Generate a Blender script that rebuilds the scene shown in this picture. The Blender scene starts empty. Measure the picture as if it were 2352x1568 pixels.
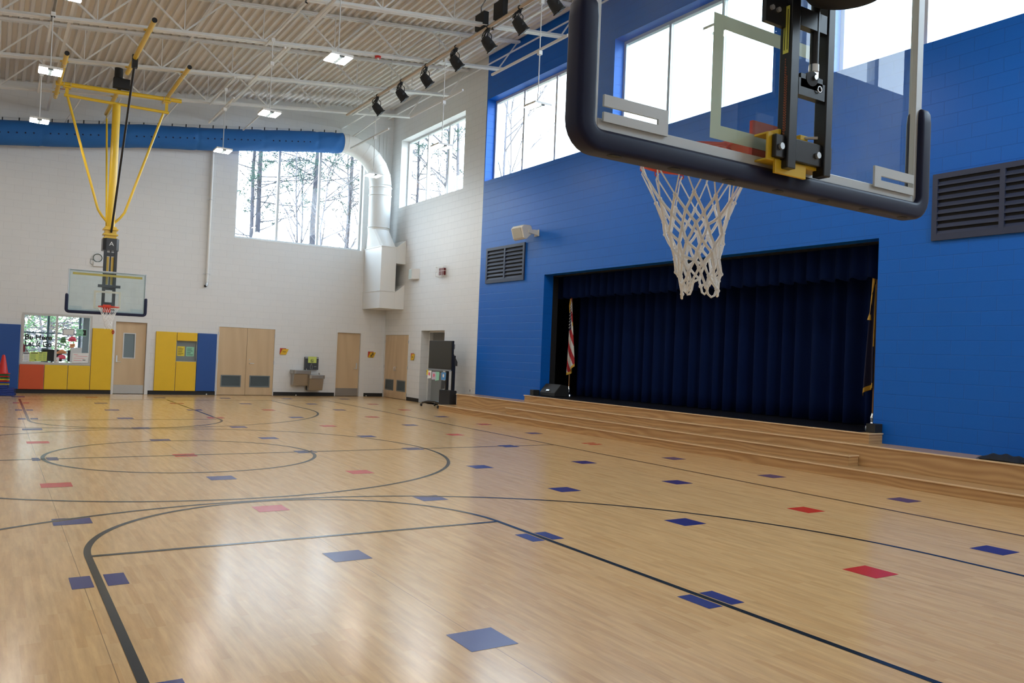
import bpy, bmesh, math, random
from mathutils import Vector, Matrix

# ---------------------------------------------------------------- units
# every length below is written in feet and converted to metres when a mesh is linked
FT = 0.3048
sc = bpy.context.scene
col = sc.collection
R = math.radians

# ---------------------------------------------------------------- camera
cam_d = bpy.data.cameras.new('camera')
cam = bpy.data.objects.new('camera', cam_d)
col.objects.link(cam)
YAW, PITCH, ROLL = 0.565017702, 0.018607375, 0.040934118
fw = Vector((math.sin(YAW) * math.cos(PITCH), math.cos(YAW) * math.cos(PITCH), math.sin(PITCH)))
rt = Vector((math.cos(YAW), -math.sin(YAW), 0.0))
up = rt.cross(fw)
r2 = rt * math.cos(ROLL) + up * math.sin(ROLL)
u2 = -rt * math.sin(ROLL) + up * math.cos(ROLL)
m = Matrix((r2, u2, -fw)).transposed().to_4x4()
m.translation = Vector((-8.13929, -41.68198, 5.32172)) * FT
cam.matrix_world = m
cam_d.sensor_fit = 'HORIZONTAL'
cam_d.sensor_width = 36.0
cam_d.lens = 1884.30 / 2352.0 * 36.0
cam_d.clip_start = 0.05
cam_d.clip_end = 500
sc.camera = cam

# ---------------------------------------------------------------- colour management, world
sc.view_settings.view_transform = 'Standard'
sc.view_settings.look = 'None'
sc.view_settings.gamma = 1.0
sc.view_settings.use_curve_mapping = False
sc.view_settings.exposure = EXPOSURE = 1.36
SKY = 3.8
LAMP = 40.0
w = bpy.data.worlds.new('overcast_sky')
sc.world = w
w.use_nodes = True
nt = w.node_tree
bg = nt.nodes['Background']
tc = nt.nodes.new('ShaderNodeTexCoord'); sx = nt.nodes.new('ShaderNodeSeparateXYZ')
rp = nt.nodes.new('ShaderNodeValToRGB')
rp.color_ramp.elements[0].position = 0.0; rp.color_ramp.elements[0].color = (0.86, 0.94, 1.0, 1)
rp.color_ramp.elements[1].position = 0.7; rp.color_ramp.elements[1].color = (0.60, 0.80, 1.0, 1)
nt.links.new(tc.outputs['Generated'], sx.inputs[0])
nt.links.new(sx.outputs['Z'], rp.inputs[0])
nt.links.new(rp.outputs[0], bg.inputs['Color'])
bg.inputs['Strength'].default_value = SKY
try:
    sc.cycles.use_denoising = True
    sc.cycles.denoiser = 'OPENIMAGEDENOISE'
except Exception:
    pass
sc.cycles.max_bounces = 8
sc.cycles.diffuse_bounces = 5
sc.cycles.glossy_bounces = 4
sc.cycles.transparent_max_bounces = 12
sc.cycles.sample_clamp_indirect = 6.0

# ---------------------------------------------------------------- materials
MATS = {}
def new_mat(name):
    mt = bpy.data.materials.new(name); mt.use_nodes = True
    return mt, mt.node_tree, mt.node_tree.nodes['Principled BSDF']

def plain(name, rgb, rough=0.5, metal=0.0, spec=0.5, noise=0.0, bump=0.0, nscale=8.0, coat=0.0):
    if name in MATS: return MATS[name]
    mt, n, b = new_mat(name)
    b.inputs['Base Color'].default_value = (*rgb, 1)
    b.inputs['Roughness'].default_value = rough
    b.inputs['Metallic'].default_value = metal
    b.inputs['Specular IOR Level'].default_value = spec
    b.inputs['Coat Weight'].default_value = coat
    if noise or bump:
        t = n.nodes.new('ShaderNodeTexCoord'); nz = n.nodes.new('ShaderNodeTexNoise')
        nz.inputs['Scale'].default_value = nscale; nz.inputs['Detail'].default_value = 4
        n.links.new(t.outputs['Object'], nz.inputs['Vector'])
        if noise:
            mx = n.nodes.new('ShaderNodeMix'); mx.data_type = 'RGBA'
            mx.inputs['A'].default_value = (*[c * (1 - noise) for c in rgb], 1)
            mx.inputs['B'].default_value = (*[min(1, c * (1 + noise)) for c in rgb], 1)
            n.links.new(nz.outputs['Fac'], mx.inputs['Factor'])
            n.links.new(mx.outputs['Result'], b.inputs['Base Color'])
        if bump:
            bp = n.nodes.new('ShaderNodeBump'); bp.inputs['Strength'].default_value = bump
            bp.inputs['Distance'].default_value = 0.01
            n.links.new(nz.outputs['Fac'], bp.inputs['Height']); n.links.new(bp.outputs[0], b.inputs['Normal'])
    MATS[name] = mt
    return mt

def emis(name, rgb, s):
    if name in MATS: return MATS[name]
    mt = bpy.data.materials.new(name); mt.use_nodes = True
    n = mt.node_tree; n.nodes.clear()
    e = n.nodes.new('ShaderNodeEmission'); o = n.nodes.new('ShaderNodeOutputMaterial')
    e.inputs[0].default_value = (*rgb, 1); e.inputs[1].default_value = s
    n.links.new(e.outputs[0], o.inputs[0]); MATS[name] = mt
    return mt

def glassy(name, tint=(1, 1, 1), haze=0.0, hazecol=(0.8, 0.85, 0.9), refl=1.5, hz_scale=3.0):
    mt = bpy.data.materials.new(name); mt.use_nodes = True
    n = mt.node_tree; n.nodes.clear()
    o = n.nodes.new('ShaderNodeOutputMaterial')
    tr = n.nodes.new('ShaderNodeBsdfTransparent'); tr.inputs[0].default_value = (*tint, 1)
    gl = n.nodes.new('ShaderNodeBsdfGlossy'); gl.inputs['Roughness'].default_value = 0.0
    fr = n.nodes.new('ShaderNodeFresnel'); fr.inputs['IOR'].default_value = refl
    mx = n.nodes.new('ShaderNodeMixShader')
    ge = n.nodes.new('ShaderNodeNewGeometry'); inv = n.nodes.new('ShaderNodeMath'); inv.operation = 'SUBTRACT'; inv.inputs[0].default_value = 1.0
    fm = n.nodes.new('ShaderNodeMath'); fm.operation = 'MULTIPLY'
    n.links.new(ge.outputs['Backfacing'], inv.inputs[1]); n.links.new(inv.outputs[0], fm.inputs[0]); n.links.new(fr.outputs[0], fm.inputs[1])
    n.links.new(fm.outputs[0], mx.inputs[0]); n.links.new(tr.outputs[0], mx.inputs[1]); n.links.new(gl.outputs[0], mx.inputs[2])
    last = mx
    if haze:
        df = n.nodes.new('ShaderNodeBsdfDiffuse'); df.inputs[0].default_value = (*hazecol, 1)
        t = n.nodes.new('ShaderNodeTexCoord'); nz = n.nodes.new('ShaderNodeTexNoise'); nz.inputs['Scale'].default_value = hz_scale
        rp = n.nodes.new('ShaderNodeMapRange'); rp.inputs['From Min'].default_value = 0.4; rp.inputs['From Max'].default_value = 0.75
        rp.inputs['To Min'].default_value = haze * 0.4; rp.inputs['To Max'].default_value = haze * 1.6
        n.links.new(t.outputs['Object'], nz.inputs['Vector']); n.links.new(nz.outputs['Fac'], rp.inputs['Value'])
        m2 = n.nodes.new('ShaderNodeMixShader')
        n.links.new(rp.outputs[0], m2.inputs[0]); n.links.new(mx.outputs[0], m2.inputs[1]); n.links.new(df.outputs[0], m2.inputs[2])
        last = m2
    n.links.new(last.outputs[0], o.inputs[0]); MATS[name] = mt
    return mt

def frit(name, rgb):
    mt = bpy.data.materials.new(name); mt.use_nodes = True
    n = mt.node_tree; n.nodes.clear(); o = n.nodes.new('ShaderNodeOutputMaterial')
    a = n.nodes.new('ShaderNodeBsdfDiffuse'); b = n.nodes.new('ShaderNodeBsdfTranslucent'); m_ = n.nodes.new('ShaderNodeMixShader')
    a.inputs[0].default_value = (*rgb, 1); b.inputs[0].default_value = (*rgb, 1); m_.inputs[0].default_value = .55
    n.links.new(a.outputs[0], m_.inputs[1]); n.links.new(b.outputs[0], m_.inputs[2]); n.links.new(m_.outputs[0], o.inputs[0])
    MATS[name] = mt
    return mt

def block_mat(name, axis, rgb, rgb2=None, split=None, rough=0.5, mortar=(0.80, 0.80, 0.80, 1)):
    """painted concrete block; axis = the horizontal world axis the wall runs along"""
    mt, n, b = new_mat(name)
    t = n.nodes.new('ShaderNodeTexCoord'); s = n.nodes.new('ShaderNodeSeparateXYZ'); c = n.nodes.new('ShaderNodeCombineXYZ')
    n.links.new(t.outputs['Object'], s.inputs[0])
    n.links.new(s.outputs['X' if axis == 'x' else 'Y'], c.inputs[0]); n.links.new(s.outputs['Z'], c.inputs[1])
    br = n.nodes.new('ShaderNodeTexBrick')
    br.offset = 0.5; br.inputs['Scale'].default_value = 1.0
    br.inputs['Brick Width'].default_value = 1.3333 * FT * 1.045; br.inputs['Row Height'].default_value = 0.6667 * FT * 1.045
    br.inputs['Mortar Size'].default_value = 0.006; br.inputs['Mortar Smooth'].default_value = 0.6
    br.inputs['Color1'].default_value = (1, 1, 1, 1); br.inputs['Color2'].default_value = (0.98, 0.98, 0.98, 1)
    br.inputs['Mortar'].default_value = mortar
    n.links.new(c.outputs[0], br.inputs['Vector'])
    mul = n.nodes.new('ShaderNodeMix'); mul.data_type = 'RGBA'; mul.blend_type = 'MULTIPLY'; mul.inputs['Factor'].default_value = 1.0
    mul.inputs['A'].default_value = (*rgb, 1)
    if rgb2 is not None:
        gt = n.nodes.new('ShaderNodeMath'); gt.operation = 'LESS_THAN'; gt.inputs[1].default_value = split
        gt2 = n.nodes.new('ShaderNodeMath'); gt2.operation = 'ABSOLUTE'
        n.links.new(s.outputs['Y'], gt2.inputs[0]); n.links.new(gt2.outputs[0], gt.inputs[0])
        mx = n.nodes.new('ShaderNodeMix'); mx.data_type = 'RGBA'
        mx.inputs['A'].default_value = (*rgb, 1); mx.inputs['B'].default_value = (*rgb2, 1)
        n.links.new(gt.outputs[0], mx.inputs['Factor']); n.links.new(mx.outputs['Result'], mul.inputs['A'])
    n.links.new(br.outputs['Color'], mul.inputs['B'])
    n.links.new(mul.outputs['Result'], b.inputs['Base Color'])
    b.inputs['Roughness'].default_value = rough; b.inputs['Specular IOR Level'].default_value = 0.3
    nz = n.nodes.new('ShaderNodeTexNoise'); nz.inputs['Scale'].default_value = 60; nz.inputs['Detail'].default_value = 3
    n.links.new(t.outputs['Object'], nz.inputs['Vector'])
    ad = n.nodes.new('ShaderNodeMath'); ad.operation = 'MULTIPLY_ADD'; ad.inputs[1].default_value = -1.0
    sc2 = n.nodes.new('ShaderNodeMath'); sc2.operation = 'MULTIPLY'; sc2.inputs[1].default_value = 0.25
    n.links.new(nz.outputs['Fac'], sc2.inputs[0])
    n.links.new(br.outputs['Fac'], ad.inputs[0]); n.links.new(sc2.outputs[0], ad.inputs[2])
    bp = n.nodes.new('ShaderNodeBump'); bp.inputs['Strength'].default_value = 0.5; bp.inputs['Distance'].default_value = 0.0045
    n.links.new(ad.outputs[0], bp.inputs['Height']); n.links.new(bp.outputs[0], b.inputs['Normal'])
    MATS[name] = mt
    return mt

def wood_mat(name, c1, c2, scale=(1, 1, 1), wscale=2.2, dist=5.0, rough=0.35, detail=3.0, axis='X', coat=0.0):
    """long flowing grain"""
    mt, n, b = new_mat(name)
    t = n.nodes.new('ShaderNodeTexCoord'); mp = n.nodes.new('ShaderNodeMapping')
    mp.inputs['Scale'].default_value = scale
    n.links.new(t.outputs['Object'], mp.inputs[0])
    wv = n.nodes.new('ShaderNodeTexWave'); wv.wave_type = 'BANDS'; wv.bands_direction = axis
    wv.inputs['Scale'].default_value = wscale; wv.inputs['Distortion'].default_value = dist
    wv.inputs['Detail'].default_value = detail; wv.inputs['Detail Scale'].default_value = 0.7
    n.links.new(mp.outputs[0], wv.inputs['Vector'])
    nz = n.nodes.new('ShaderNodeTexNoise'); nz.inputs['Scale'].default_value = 7; nz.inputs['Detail'].default_value = 6
    n.links.new(mp.outputs[0], nz.inputs['Vector'])
    ad = n.nodes.new('ShaderNodeMath'); ad.operation = 'MULTIPLY_ADD'; ad.inputs[1].default_value = 0.55
    h = n.nodes.new('ShaderNodeMath'); h.operation = 'MULTIPLY'; h.inputs[1].default_value = 0.5
    n.links.new(nz.outputs['Fac'], h.inputs[0]); n.links.new(wv.outputs['Fac'], ad.inputs[0]); n.links.new(h.outputs[0], ad.inputs[2])
    mx = n.nodes.new('ShaderNodeMix'); mx.data_type = 'RGBA'
    mx.inputs['A'].default_value = (*c1, 1); mx.inputs['B'].default_value = (*c2, 1)
    n.links.new(ad.outputs[0], mx.inputs['Factor']); n.links.new(mx.outputs['Result'], b.inputs['Base Color'])
    b.inputs['Roughness'].default_value = rough; b.inputs['Coat Weight'].default_value = coat
    MATS[name] = mt
    return mt

def floor_mat():
    mt, n, b = new_mat('vinyl_plank_floor')
    t = n.nodes.new('ShaderNodeTexCoord'); s = n.nodes.new('ShaderNodeSeparateXYZ'); c = n.nodes.new('ShaderNodeCombineXYZ')
    n.links.new(t.outputs['Object'], s.inputs[0]); n.links.new(s.outputs['Y'], c.inputs[0]); n.links.new(s.outputs['X'], c.inputs[1])
    br = n.nodes.new('ShaderNodeTexBrick'); br.offset = 0.37; br.offset_frequency = 3; br.squash = 1.0
    br.inputs['Scale'].default_value = 1.0; br.inputs['Brick Width'].default_value = 0.48; br.inputs['Row Height'].default_value = 0.052
    br.inputs['Mortar Size'].default_value = 0.0
    br.inputs['Color1'].default_value = (0.69, 0.445, 0.21, 1); br.inputs['Color2'].default_value = (0.605, 0.36, 0.155, 1)
    br.inputs['Bias'].default_value = -0.35
    n.links.new(c.outputs[0], br.inputs['Vector'])
    mp = n.nodes.new('ShaderNodeMapping'); mp.inputs['Scale'].default_value = (14.0, 1.3, 1)
    n.links.new(t.outputs['Object'], mp.inputs[0])
    nz = n.nodes.new('ShaderNodeTexNoise'); nz.inputs['Scale'].default_value = 1.6; nz.inputs['Detail'].default_value = 6; nz.inputs['Roughness'].default_value = 0.65
    n.links.new(mp.outputs[0], nz.inputs['Vector'])
    rp = n.nodes.new('ShaderNodeMapRange'); rp.inputs['From Min'].default_value = 0.25; rp.inputs['From Max'].default_value = 0.75
    rp.inputs['To Min'].default_value = 0.80; rp.inputs['To Max'].default_value = 1.14
    n.links.new(nz.outputs['Fac'], rp.inputs['Value'])
    mul = n.nodes.new('ShaderNodeVectorMath'); mul.operation = 'SCALE'
    n.links.new(br.outputs['Color'], mul.inputs[0]); n.links.new(rp.outputs[0], mul.inputs['Scale'])
    # sheet seams every six feet along the length of the hall
    pp = n.nodes.new('ShaderNodeMath'); pp.operation = 'PINGPONG'; pp.inputs[1].default_value = 6.1 * FT / 2
    ofs = n.nodes.new('ShaderNodeMath'); ofs.operation = 'ADD'; ofs.inputs[1].default_value = 0.12 * FT
    n.links.new(s.outputs['X'], ofs.inputs[0]); n.links.new(ofs.outputs[0], pp.inputs[0])
    lt = n.nodes.new('ShaderNodeMath'); lt.operation = 'LESS_THAN'; lt.inputs[1].default_value = 0.0022
    n.links.new(pp.outputs[0], lt.inputs[0])
    mx = n.nodes.new('ShaderNodeMix'); mx.data_type = 'RGBA'; mx.inputs['B'].default_value = (0.30, 0.19, 0.10, 1)
    n.links.new(lt.outputs[0], mx.inputs['Factor']); n.links.new(mul.outputs[0], mx.inputs['A'])
    n.links.new(mx.outputs['Result'], b.inputs['Base Color'])
    b.inputs['Roughness'].default_value = 0.19
    b.inputs['Specular IOR Level'].default_value = 0.34
    return mt

WHITE = (0.745, 0.75, 0.745)
BLUE = (0.003, 0.122, 0.54)
M_wx = block_mat('white_block_x', 'x', WHITE, mortar=(0.91, 0.91, 0.91, 1))
M_wy = block_mat('white_blue_block_y', 'y', WHITE, BLUE, 26.4 * FT, mortar=(0.82, 0.82, 0.82, 1), rough=0.42)
M_wy_plain = block_mat('white_block_y', 'y', WHITE)
M_floor = floor_mat()
M_oak = wood_mat('stage_oak', (0.38, 0.20, 0.075), (0.62, 0.39, 0.18), scale=(0.3, 0.34, 1.7), wscale=2.2, dist=15.0, detail=1.6, rough=0.33, axis='Z')
M_oak_top = wood_mat('stage_oak_tread', (0.46, 0.27, 0.12), (0.56, 0.35, 0.165), scale=(3, 0.2, 1), wscale=2.0, dist=5, rough=0.25)
M_nose = plain('oak_nosing', (0.74, 0.52, 0.30), 0.25)
M_door = wood_mat('maple_door', (0.56, 0.40, 0.235), (0.64, 0.475, 0.29), scale=(1.6, 1.6, 0.22), wscale=0.9, dist=14, rough=0.4, axis='DIAGONAL')
M_deck = plain('white_painted_deck', (0.74, 0.70, 0.655), 0.45)
M_steel_w = plain('white_painted_steel', (0.78, 0.78, 0.76), 0.35)
M_duct = plain('off_white_duct', (0.76, 0.76, 0.74), 0.38)
M_frame_w = plain('white_hollow_metal', (0.74, 0.74, 0.73), 0.4)
M_alu = plain('aluminium', (0.62, 0.64, 0.66), 0.35, 0.7)
M_alu_l = plain('light_aluminium', (0.60, 0.61, 0.61), 0.45, 0.2)
M_black = plain('black_steel', (0.012, 0.012, 0.014), 0.32)
M_blackm = plain('matte_black', (0.014, 0.014, 0.015), 0.7)
M_rubber = plain('black_rubber', (0.013, 0.012, 0.012), 0.6)
M_yel_s = plain('yellow_steel', (0.80, 0.52, 0.03), 0.3)
M_orange_s = plain('orange_rim', (0.72, 0.055, 0.02), 0.35)
M_navy = plain('navy_padding', (0.006, 0.009, 0.040), 0.45, spec=0.3)
M_navy_v = plain('navy_louver', (0.025, 0.035, 0.075), 0.5)
M_ypad = plain('yellow_vinyl', (0.80, 0.50, 0.012), 0.5, noise=0.04, bump=0.05, nscale=5)
M_bpad = plain('blue_vinyl', (0.012, 0.075, 0.30), 0.5, noise=0.05, bump=0.05, nscale=5)
M_opad = plain('orange_vinyl', (0.62, 0.085, 0.018), 0.5, noise=0.04, bump=0.05, nscale=5)
M_fab = plain('blue_duct_fabric', (0.010, 0.12, 0.38), 0.7, noise=0.08, bump=0.3, nscale=3)
M_net = plain('white_cord', (0.90, 0.90, 0.89), 0.8)
M_line = plain('black_court_line', (0.012, 0.016, 0.020), 0.2)
M_sqb = plain('blue_floor_square', (0.012, 0.018, 0.16), 0.27)
M_sqr = plain('red_floor_square', (0.55, 0.028, 0.018), 0.27)
M_curt = plain('navy_curtain', (0.0030, 0.0105, 0.052), 0.9, spec=0.08)
M_dark = plain('stage_black', (0.004, 0.004, 0.005), 0.8)
M_sfloor = plain('black_stage_floor', (0.006, 0.006, 0.008), 0.35)
M_ss = plain('stainless_steel', (0.42, 0.40, 0.37), 0.3, 0.9)
M_ss_d = plain('dark_grey_panel', (0.05, 0.055, 0.06), 0.4)
M_grey = plain('grey_metal', (0.16, 0.19, 0.20), 0.5)
M_glass = glassy('window_glass', (0.97, 0.99, 1.0))
M_bglass = glassy('backboard_glass', (0.88, 0.94, 0.94), haze=0.04)
M_frit = frit('white_target_paint', (.86, .88, .80))
M_paper = plain('white_paper', (0.80, 0.80, 0.78), 0.7)
M_lime = plain('lime_paper', (0.62, 0.72, 0.18), 0.7)
M_mint = plain('mint_paper', (0.30, 0.66, 0.48), 0.7)
M_pink = plain('pink_paper', (0.80, 0.12, 0.20), 0.7)
M_ogr = plain('olive_green_paper', (0.12, 0.28, 0.13), 0.7)
M_peach = plain('peach_paper', (0.80, 0.36, 0.17), 0.7)
M_lens = emis('lit_lamp_lens', (1.0, 0.945, 0.87), LAMP)
M_cream = plain('cream_plastic', (0.66, 0.63, 0.55), 0.45)
M_red = plain('red_plastic', (0.60, 0.02, 0.015), 0.4)
M_gold = plain('gold_fringe', (0.62, 0.36, 0.04), 0.6)
M_bark = plain('pine_bark', (0.065, 0.062, 0.075), 0.9, noise=0.3, nscale=4)
M_bark2 = plain('pale_bark', (0.14, 0.13, 0.14), 0.9, noise=0.2, nscale=4)
M_needle = plain('pine_needles', (0.035, 0.075, 0.055), 0.8)
M_needle2 = plain('bright_needles', (0.16, 0.30, 0.12), 0.8)
M_leafdry = plain('dry_brown_leaves', (0.16, 0.08, 0.04), 0.8)
M_ground = plain('leaf_litter_ground', (0.16, 0.15, 0.09), 0.9, noise=0.3, nscale=1)
M_ink = plain('black_ink', (0.01, 0.01, 0.012), 0.6)
M_chrome = plain('chrome', (0.8, 0.8, 0.8), 0.15, 1.0)
M_wood_pole = plain('oak_pole', (0.28, 0.13, 0.05), 0.4)
M_screen = plain('dark_screen', (0.022, 0.024, 0.022), 0.35)

# ---------------------------------------------------------------- mesh building
ORG = {}
class MB:
    def __init__(s): s.v = []; s.f = []; s.mi = []; s.cur = 0
    def mat(s, i): s.cur = i; return s
    def face(s, idx): s.f.append(tuple(idx)); s.mi.append(s.cur)
    def add(s, vs, fs):
        o = len(s.v); s.v += [tuple(v) for v in vs]
        for f in fs: s.face([o + i for i in f])
        return s
    def box(s, x0, x1, y0, y1, z0, z1):
        x0, x1 = min(x0, x1), max(x0, x1); y0, y1 = min(y0, y1), max(y0, y1); z0, z1 = min(z0, z1), max(z0, z1)
        return s.add([(x0,y0,z0),(x1,y0,z0),(x1,y1,z0),(x0,y1,z0),(x0,y0,z1),(x1,y0,z1),(x1,y1,z1),(x0,y1,z1)],
                     [(3,2,1,0),(4,5,6,7),(0,1,5,4),(1,2,6,5),(2,3,7,6),(3,0,4,7)])
    def prism(s, pts, d):
        """polygon (3-D points) swept by vector d"""
        n = len(pts); p2 = [tuple(Vector(p) + Vector(d)) for p in pts]
        fs = [tuple(reversed(range(n))), tuple(range(n, 2 * n))]
        fs += [(i, (i + 1) % n, n + (i + 1) % n, n + i) for i in range(n)]
        return s.add(list(pts) + p2, fs)
    def bar(s, p, q, wdt, hgt, upv=(0, 0, 1)):
        p, q = Vector(p), Vector(q); d = (q - p).normalized(); u = Vector(upv)
        sd = d.cross(u)
        if sd.length < 1e-4: sd = d.cross(Vector((1, 0, 0)))
        sd.normalize(); u = sd.cross(d).normalized()
        a = sd * wdt / 2; b = u * hgt / 2
        return s.prism([p - a - b, p + a - b, p + a + b, p - a + b], q - p)
    def tube(s, pts, r, n=8, cap=True, closed=False):
        pts = [Vector(p) for p in pts]; k = len(pts)
        rs = r if isinstance(r, (list, tuple)) else [r] * k
        rings = []; prev = None
        for i, p in enumerate(pts):
            if closed: d = pts[(i + 1) % k] - pts[i - 1]
            else: d = pts[min(i + 1, k - 1)] - pts[max(i - 1, 0)]
            d.normalize()
            if prev is None:
                a = d.cross(Vector((0, 0, 1)))
                if a.length < 1e-3: a = d.cross(Vector((1, 0, 0)))
            else:
                a = prev - d * prev.dot(d)
                if a.length < 1e-4: a = d.cross(Vector((0, 0, 1)))
            a.normalize(); prev = a; b = d.cross(a)
            rings.append([p + (a * math.cos(t) + b * math.sin(t)) * rs[i] for t in [2 * math.pi * j / n for j in range(n)]])
        o = len(s.v)
        for g in rings: s.v += [tuple(v) for v in g]
        for i in range(k if closed else k - 1):
            i2 = (i + 1) % k
            for j in range(n):
                s.face((o + i * n + j, o + i2 * n + j, o + i2 * n + (j + 1) % n, o + i * n + (j + 1) % n))
        if cap and not closed:
            s.face([o + j for j in range(n)]); s.face([o + (k - 1) * n + j for j in reversed(range(n))])
        return s
    def cyl(s, p, q, r, n=16, r2=None):
        return s.tube([p, q], [r, r if r2 is None else r2], n)
    def ring(s, c, r, t, axis=(0, 0, 1), n=40, k=8):
        ax = Vector(axis).normalized(); a = ax.cross(Vector((1, 0, 0)))
        if a.length < 0.1: a = ax.cross(Vector((0, 1, 0)))
        a.normalize(); b = ax.cross(a)
        return s.tube([Vector(c) + (a * math.cos(2 * math.pi * i / n) + b * math.sin(2 * math.pi * i / n)) * r for i in range(n)], t, k, closed=True)
    def ball(s, c, r, n=10, sx=1, sy=1, sz=1):
        vs = []; fs = []
        for i in range(1, n):
            for j in range(n * 2):
                a = math.pi * i / n; b = math.pi * j / n
                vs.append((c[0] + r * sx * math.sin(a) * math.cos(b), c[1] + r * sy * math.sin(a) * math.sin(b), c[2] + r * sz * math.cos(a)))
        k = n * 2
        for i in range(n - 2):
            for j in range(k): fs.append((i * k + j, (i + 1) * k + j, (i + 1) * k + (j + 1) % k, i * k + (j + 1) % k))
        t = len(vs); vs.append((c[0], c[1], c[2] + r * sz)); vs.append((c[0], c[1], c[2] - r * sz))
        for j in range(k):
            fs.append((t, j, (j + 1) % k)); fs.append((t + 1, (n - 2) * k + (j + 1) % k, (n - 2) * k + j))
        return s.add(vs, fs)
    def build(s, name, mats, parent=None, bevel=0, seg=2, smooth=None, org=None):
        """link as ONE object; vertices are given in the parent's thing space + its origin"""
        o = Vector(org) if org is not None else (ORG.get(parent.name, Vector((0, 0, 0))) if parent else Vector((0, 0, 0)))
        me = bpy.data.meshes.new(name)
        me.from_pydata([tuple((Vector(v) - o) * FT) for v in s.v], [], s.f)
        ms = mats if isinstance(mats, (list, tuple)) else [mats]
        for m_ in ms: me.materials.append(m_)
        if len(ms) > 1:
            for p_, i_ in zip(me.polygons, s.mi): p_.material_index = i_
        bm = bmesh.new(); bm.from_mesh(me); bmesh.ops.recalc_face_normals(bm, faces=bm.faces); bm.to_mesh(me); bm.free()
        if smooth is not None:
            me.shade_smooth(); me.set_sharp_from_angle(angle=R(smooth))
        ob = bpy.data.objects.new(name, me); col.objects.link(ob)
        if parent:
            ob.parent = parent
            ORG[ob.name] = o
        elif org is not None:
            ob.location = o * FT; ORG[ob.name] = o
        if bevel:
            b = ob.modifiers.new('bevel', 'BEVEL'); b.width = bevel * FT; b.segments = seg; b.limit_method = 'ANGLE'; b.angle_limit = R(40)
        return ob

def tag(o, label=None, cat=None, group=None, kind=None):
    if label: o['label'] = label
    if cat: o['category'] = cat
    if group: o['group'] = group
    if kind: o['kind'] = kind
    return o
def thing(name, label, cat, loc=(0, 0, 0), group=None, kind=None, rz=0):
    o = bpy.data.objects.new(name, None); col.objects.link(o)
    o.location = Vector(loc) * FT; o.rotation_euler = (0, 0, rz); o.empty_display_size = 0.1
    ORG[o.name] = Vector(loc)
    return tag(o, label, cat, group, kind)
def copy_tree(o, parent=None):
    c = o.copy(); col.objects.link(c)
    if parent: c.parent = parent
    for ch in list(o.children): copy_tree(ch, c)
    return c
def struct(name, mb, mt, parent=None, **k):
    o = mb.build(name, mt, parent, **k)
    if not parent: o['kind'] = 'structure'
    return o
def text_part(name, s_, size, loc, rot, mt, parent, extrude=0.004, align='CENTER', spacing=1.0, squeeze=1.0, bold=0.0):
    """lettering as a thin real mesh; size, loc in feet, world axes"""
    cu = bpy.data.curves.new(name, 'FONT'); cu.body = s_; cu.size = size * FT; cu.extrude = extrude * FT; cu.offset = bold * FT
    cu.align_x = align; cu.align_y = 'CENTER'; cu.space_character = spacing; cu.resolution_u = 3
    tmp = bpy.data.objects.new(name + '_tmp', cu); col.objects.link(tmp)
    dg = bpy.context.evaluated_depsgraph_get(); dg.update()
    me = bpy.data.meshes.new_from_object(tmp.evaluated_get(dg))
    bpy.data.objects.remove(tmp, do_unlink=True); bpy.data.curves.remove(cu)
    o0 = ORG.get(parent.name, Vector((0, 0, 0))) if parent else Vector((0, 0, 0))
    me.transform(Matrix.Translation((Vector(loc) - o0) * FT) @ rot.to_4x4() @ Matrix.Diagonal((squeeze, 1, 1, 1)))
    me.materials.clear(); me.materials.append(mt)
    ob = bpy.data.objects.new(name, me); col.objects.link(ob)
    if parent: ob.parent = parent; ORG[ob.name] = o0
    return ob
# text facing -y (towards the camera from the back wall): x right, z up
ROT_BACK = Matrix(((1, 0, 0), (0, 0, -1), (0, 1, 0)))
# text facing -x (on the right wall): reads along -y
ROT_RIGHT = Matrix(((0, 0, -1), (-1, 0, 0), (0, 1, 0)))

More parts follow.
